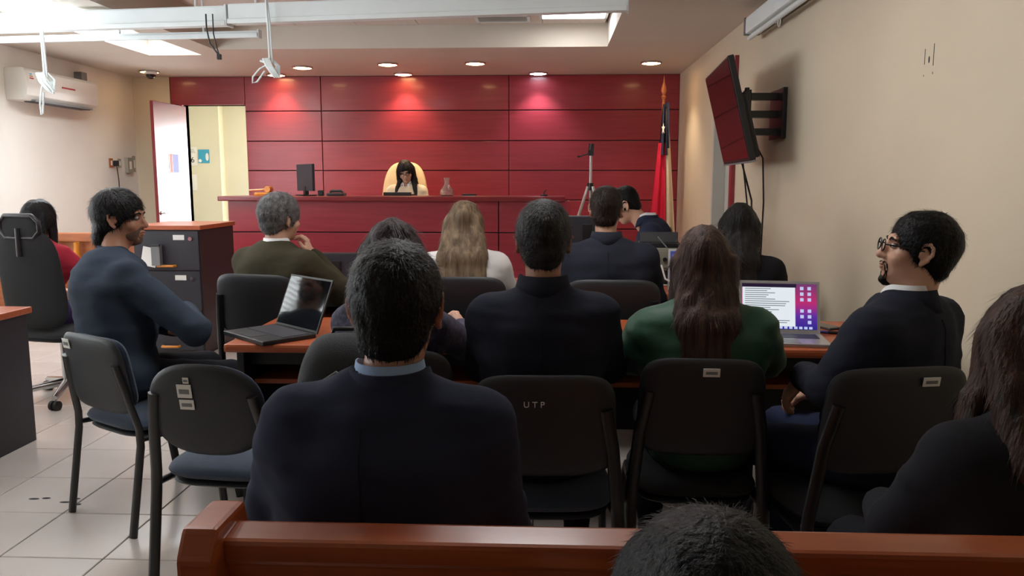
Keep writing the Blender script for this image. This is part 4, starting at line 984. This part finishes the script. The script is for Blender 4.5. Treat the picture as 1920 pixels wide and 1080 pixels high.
        for s_ in (-1, -.33, .33, 1):
            wv = g('hairoff', 0)
            a = hc+Rh@np.array((s_*.062, -.045, .01)); m_ = np.array((hc[0]+s_*spread*.92+wv*.5, (hc[1]-.06)*.3+yb*.7 + (.02 if abs(s_) == 1 else 0), hc[2]-.17)); b = np.array((hc[0]+s_*spread+wv, yb + (.02 if abs(s_) == 1 else 0), zend+(.015 if abs(s_) == 1 else 0)))
            F.cone(a, m_, .046, .040, .03, None, False); F.cone(m_, b, .040, g('tip', .026), .03)
        if g('sides', True):
            for s_ in (-1, 1): F.cone(hc+Rh@np.array((s_*.070, .015, .03)), hc+Rh@np.array((s_*.082, .0, -.14)), .024, .026, .02); 
        if g('front', 0):
            for s_ in (-1, 1): F.cone(hc+Rh@np.array((s_*.080, .01, -.10)), np.array((hc[0]+s_*.12, hc[1]+.03, hc[2]-g('front', 0))), .034, .026, .02)
        F.warp(.0022, 75, g('seed', 1)+3, (1, 1, .07)); F.warp(.0010, 170, g('seed', 1)+5, (1, 1, .03))
    P, f = F.net(); hp2 = [(P, f, 0)]
    ns = g('ns', 1200)
    if ns and len(P):
        crown = hc+Rh@np.array((0.01, -.055, .12))
        if hair in ('short', 'curly'):
            hp2.append((*strands(P, f, ns, lambda p: (p-crown)+np.array((0, 0, -.02)), g('sl', .022), g('sw', .0022), .14 if hair == 'short' else .3, 5, .16 if hair == 'short' else .4), 0))
        else:
            hp2.append((*strands(P, f, ns, lambda p: np.where((p[:, 2:3] > hc[2]+.02), (p-crown)*6, 0)+np.array((0, -.0, -1.)), .05, g('sw', .0026), .04, 5, .05), 0))
    link('hair', to_mesh('hair', hp2, [hairm]), body)
    HB = lambda pts, r, n=6, **k: MB().tube([tuple(Rh@(np.array(p)*hs)+hc) for p in pts], r, n, **k)
    if g('glasses'):
        gm = MB()
        for s_ in (-1, 1):
            ring = [tuple(Rh@(np.array((s_*.033+.023*math.cos(q), .112, .008+.019*math.sin(q)))*hs)+hc) for q in [k*math.pi/8 for k in range(17)]]
            gm.tube(ring, .0022, 6); gm.tube([tuple(Rh@(np.array(p)*hs)+hc) for p in ((s_*.056, .111, .012), (s_*.073, .07, .012), (s_*.082, .0, .010))], .0022, 6)
        gm.tube([tuple(Rh@(np.array(p)*hs)+hc) for p in ((-.011, .113, .012), (0, .115, .015), (.011, .113, .012))], .002, 6)
        link('glasses', gm.mesh('glasses', M['black'], smooth=True), body)
    if g('beard') == 'goatee':
        F = Field(axis(hc[0]-.08, hc[0]+.08, .005), axis(hc[1]-.14, hc[1]+.14, .005), axis(hc[2]-.16, hc[2]+.1, .005))
        F.ell((0, .068, -.096), (.020, .024, .018), .01, HF); F.cone((-.02, .088, -.046), (.02, .088, -.046), .007, .007, .006, HF)
        for s_ in (-1, 1): F.cone((s_*.024, .082, -.05), (s_*.022, .078, -.088), .0045, .006, .006, HF)
        F.warp(.001, 260, 4); P, f = F.net(); link('beard', to_mesh('beard', [(P, f, 0)], [hairm]), body)
    elif g('beard'):
        F = Field(axis(hc[0]-.13, hc[0]+.13, .007), axis(hc[1]-.14, hc[1]+.14, .007), axis(hc[2]-.16, hc[2]+.1, .007))
        F.ell(np.array((0, .030, -.043)), (.0598, .0665, .0758), .02, HF); F.ell((0, .064, -.092), (.027, .027, .021), .02, HF)
        F.ell((0, .09, .05), (.2, .2, .078), .006, HF, True)
        F.ell((0, .11, -.058), (.024, .03, .010), .006, HF, True) ; F.ell((0, -.10, -.06), (.2, .10, .2), .01, HF, True)
        F.warp(.0012, 220, 4); P, f = F.net()
        if len(P): link('beard', to_mesh('beard', [(P, f, 0)], [STUB]), body)
    if g('face', False):
        eb = MB()
        for s_ in (-1, 1): eb.tube([tuple(Rh@(np.array(p)*hs)+hc) for p in ((s_*.014, .094, .028), (s_*.033, .093, .034), (s_*.05, .082, .028))], [.003, .0045, .002], 6)
        link('eyebrows', eb.mesh('eyebrows', hairm, smooth=True), body)
    return body

H_black = hairmat('hair_black', (20,18,20), (10,9,10)); H_near = hairmat('hair_near_black', (13,12,13), (6,6,7)); H_brown = hairmat('hair_dark_brown', (44,34,30), (24,18,16))
H_grey = hairmat('hair_grey', (128,126,126), (70,70,72)); H_blond = hairmat('hair_blond_streaks', (146,124,98), (86,70,56), (1, 1, .05), sc=45)
H_long = hairmat('hair_long_brown', (88,64,54), (44,31,27), (1, 1, .05), sc=50); H_chest = hairmat('hair_chestnut', (70,46,34), (32,22,18), (1, 1, .05), sc=45)
H_longblack = hairmat('hair_long_black', (30,26,26), (16,14,15), (1, 1, .05), sc=50); H_greying = hairmat('hair_greying', (58,56,56), (24,23,24)); H_plum = hairmat('hair_plum_brown', (62,48,50), (34,26,28), (1, 1, .1))
navy = fabric('navy_wool', (40,45,64)); navy2 = fabric('ink_navy_wool', (34,37,49)); char = fabric('charcoal_wool', (40,43,54)); sweat = fabric('slate_knit', (54,64,78), .95); olive = fabric('olive_knit', (62,58,44), .95)
white = fabric('white_cotton', (226,222,220), .8); green = fabric('green_satin', (48,84,66), .5, .12); blackj = fabric('black_cloth', (22,22,27)); redc = fabric('crimson_cloth', (168,44,62)); shirt = fabric('light_blue_shirt', (150,176,214), .7); shirtw = fabric('white_shirt', (228,228,230), .7)
greyj = fabric('dark_grey_tweed', (30,30,35), .95); cream_b = fabric('cream_blouse', (214,196,170))
pattern = mat('patterned_purple_blouse', (74,70,98), .8, c2=(20,20,28), nscale=55, bump=.1, bscale=300); bluet = fabric('blue_trousers', (40,46,72))

# foreground pew
person('man in navy suit with pale blue collar sitting on the pew, back to camera', -.325, 1.47, 1.285, 0, 'short', H_black, navy, side=.035, W=.172, collar=shirt, vol=.015, ch=.011, hh=.006, fine=.007, ns=6000, sl=.018, sw=.0013, skin=1, seed=2, fold=.003, elL=(-.228, .03, .70), elR=(.228, .03, .70), curl=(1.2, 1.2))
person('woman with long wavy brown hair and dark jacket at the right edge', .93, 1.50, 1.20, 4, 'long', H_chest, greyj, fem=True, len=.43, spread=.10, vol=.018, hh=.008, ns=4500, sw=.0016, front=.36, ch=.013, head=(-8, -12, 6), hd=(-.0, .03, 0), seed=5)
person('dark-haired head of the nearest person at the bottom of the frame', .145, .545, 1.095, 0, 'short', H_near, blackj, vol=.016, lean=10, head=(0, -12, 0), hh=.005, ns=9000, sl=.014, sw=.0008, kn=(.13, .40, .50), seed=9, ch=.02)
# second row
person('middle man in dark suit at the table, back to camera', -.018, 2.50, 1.336, 0, 'short', H_greying, navy2, W=.168, vol=.014, ch=.013, hh=.007, ns=4000, sw=.0016, seed=3, elL=(-.195, .10, .80), elR=(.215, .12, .80), wrL=(-.12, .36, .79), wrR=(.12, .36, .79), head=(0, -4, 0), skin=1, fold=.003, lapel=True)
person('woman in patterned blouse leaning on the table behind the man in navy suit', -.525, 2.60, 1.278, -8, 'long', H_plum, pattern, fem=True, side=.01, W=.138, kind='sweater', topname='blouse', len=.26, spread=.055, vol=.016, hh=.008, elR=(.165, .33, .80), wrR=(.120, .49, .835), elL=(-.22, .2, .79), wrL=(-.02, .45, .80), curl=(1.2, 1.5), handfwdR=(-.3, .9, .25), handupR=(1, .2, .5), seed=6, ns=2500)
person('woman in green jacket with very long brown hair, back to camera', .505, 2.62, 1.256, -4, 'long', H_long, green, fem=True, W=.17, len=.47, spread=.062, tip=.034, vol=.016, hh=.007, ns=4500, sw=.0016, ch=.013, elL=(-.23, .10, .80), elR=(.23, .10, .80), wrL=(-.12, .36, .80), wrR=(.12, .36, .80), seed=8, fold=.003, lapel=False, trou=fabric('black_skirt', (20,20,24)))
person('man in dark suit and glasses looking up to the left by the right wall', 1.03, 2.50, 1.318, 38, 'short', H_black, navy2, W=.185, vol=.016, ch=.012, hh=.006, fine=.0055, ns=5000, sw=.0015, hs=.93, head=(40, 9, 0), hd=(.02, -.03, 0), face=True, glasses=True, beard='goatee', collar=shirtw, fringe=False, elL=(-.26, .0, .80), wrL=(-.09, .20, .77), handfwdL=(-.2, .5, -.8), curl=(.9, 1.2), lean=-8, trou=bluet, seed=4, fold=.003)
# left side
person('man in slate sweater with black hair facing right on the left chair', -1.89, 3.38, 1.362, -44, 'short', H_black, sweat, side=-.19, sl=.032, collar=sweat, colh=.8, kind='sweater', nape=True, W=.205, fat=1.35, vol=.022, hh=.007, fine=.006, ch=.014, ns=4500, sw=.0018, head=(-38, -2, 0), face=True, beard=True, gr=.018, skin=1, elR=(.29, .22, .76), wrR=(-.04, .31, .80), handfwdR=(-.9, .05, 0), elL=(-.28, .16, .75), wrL=(.02, .25, .74), handfwdL=(.8, .0, .05), lean=6, seed=12, fold=.003)
person('woman in crimson top on the office chair at the left edge', -3.27, 4.98, 1.285, -10, 'long', H_black, redc, fem=True, kind='sweater', topname='blouse', len=.24, spread=.06, vol=.02, W=.185, elR=(.27, .10, .76), seed=14, trou=fabric('violet_skirt', (58,44,84)), ns=900)
# first row
person('grey-haired man in olive sweater resting chin on hand', -1.42, 4.12, 1.338, -24, 'short', H_grey, olive, kind='sweater', W=.20, fat=1.15, vol=.020, hh=.008, ns=3500, sw=.0024, head=(-14, -4, 6), gr=.02, elR=(.30, .20, .78), wrR=(.115, .13, 1.005), handfwdR=(-.30, -.05, .9), handupR=(.8, .4, .2), elL=(-.25, .18, .80), collar=shirtw, seed=15)
person('woman in white blouse with straight blond-streaked hair, back to camera', -.455, 4.28, 1.30, 0, 'long', H_blond, white, fem=True, kind='sweater', topname='blouse', len=.30, spread=.098, tip=.03, vol=.012, W=.18, hh=.008, ns=3000, sw=.002, seed=16, gr=.016)
person('balding man in dark suit in the first row, back to camera', .30, 4.2, 1.37, 0, 'short', H_brown, char, W=.205, vol=.010, hh=.008, ns=2500, sw=.0022, head=(-12, -5, 0), seed=17)
person('woman with long black hair in black jacket by the right wall', .985, 4.2, 1.292, -16, 'long', H_longblack, blackj, fem=True, len=.34, spread=.055, tip=.034, vol=.014, hh=.008, ns=2000, hairoff=.02, seed=18)
person('clerk in dark suit bending forward near the flag', .86, 5.78, 1.335, 82, 'short', H_black, navy, W=.19, vol=.012, hh=.008, fine=.007, lean=20, head=(4, -34, 0), hd=(0, .06, -.06), face=True, collar=shirtw, ns=1800, sw=.0022, seed=19)
p = at(757, 302, 8.95)
person('judge with long dark hair and glasses reading at the bench', p.x, 9.15, p.z+.004, 180, 'long', H_longblack, cream_b, fem=True, z=.34, len=.30, spread=.09, vol=.018, hh=.010, fine=.008, head=(6, -24, 10), face=True, shut=True, glasses=True, front=.30, ns=1500, sw=.003, lean=6, seed=20, collar=shirtw)
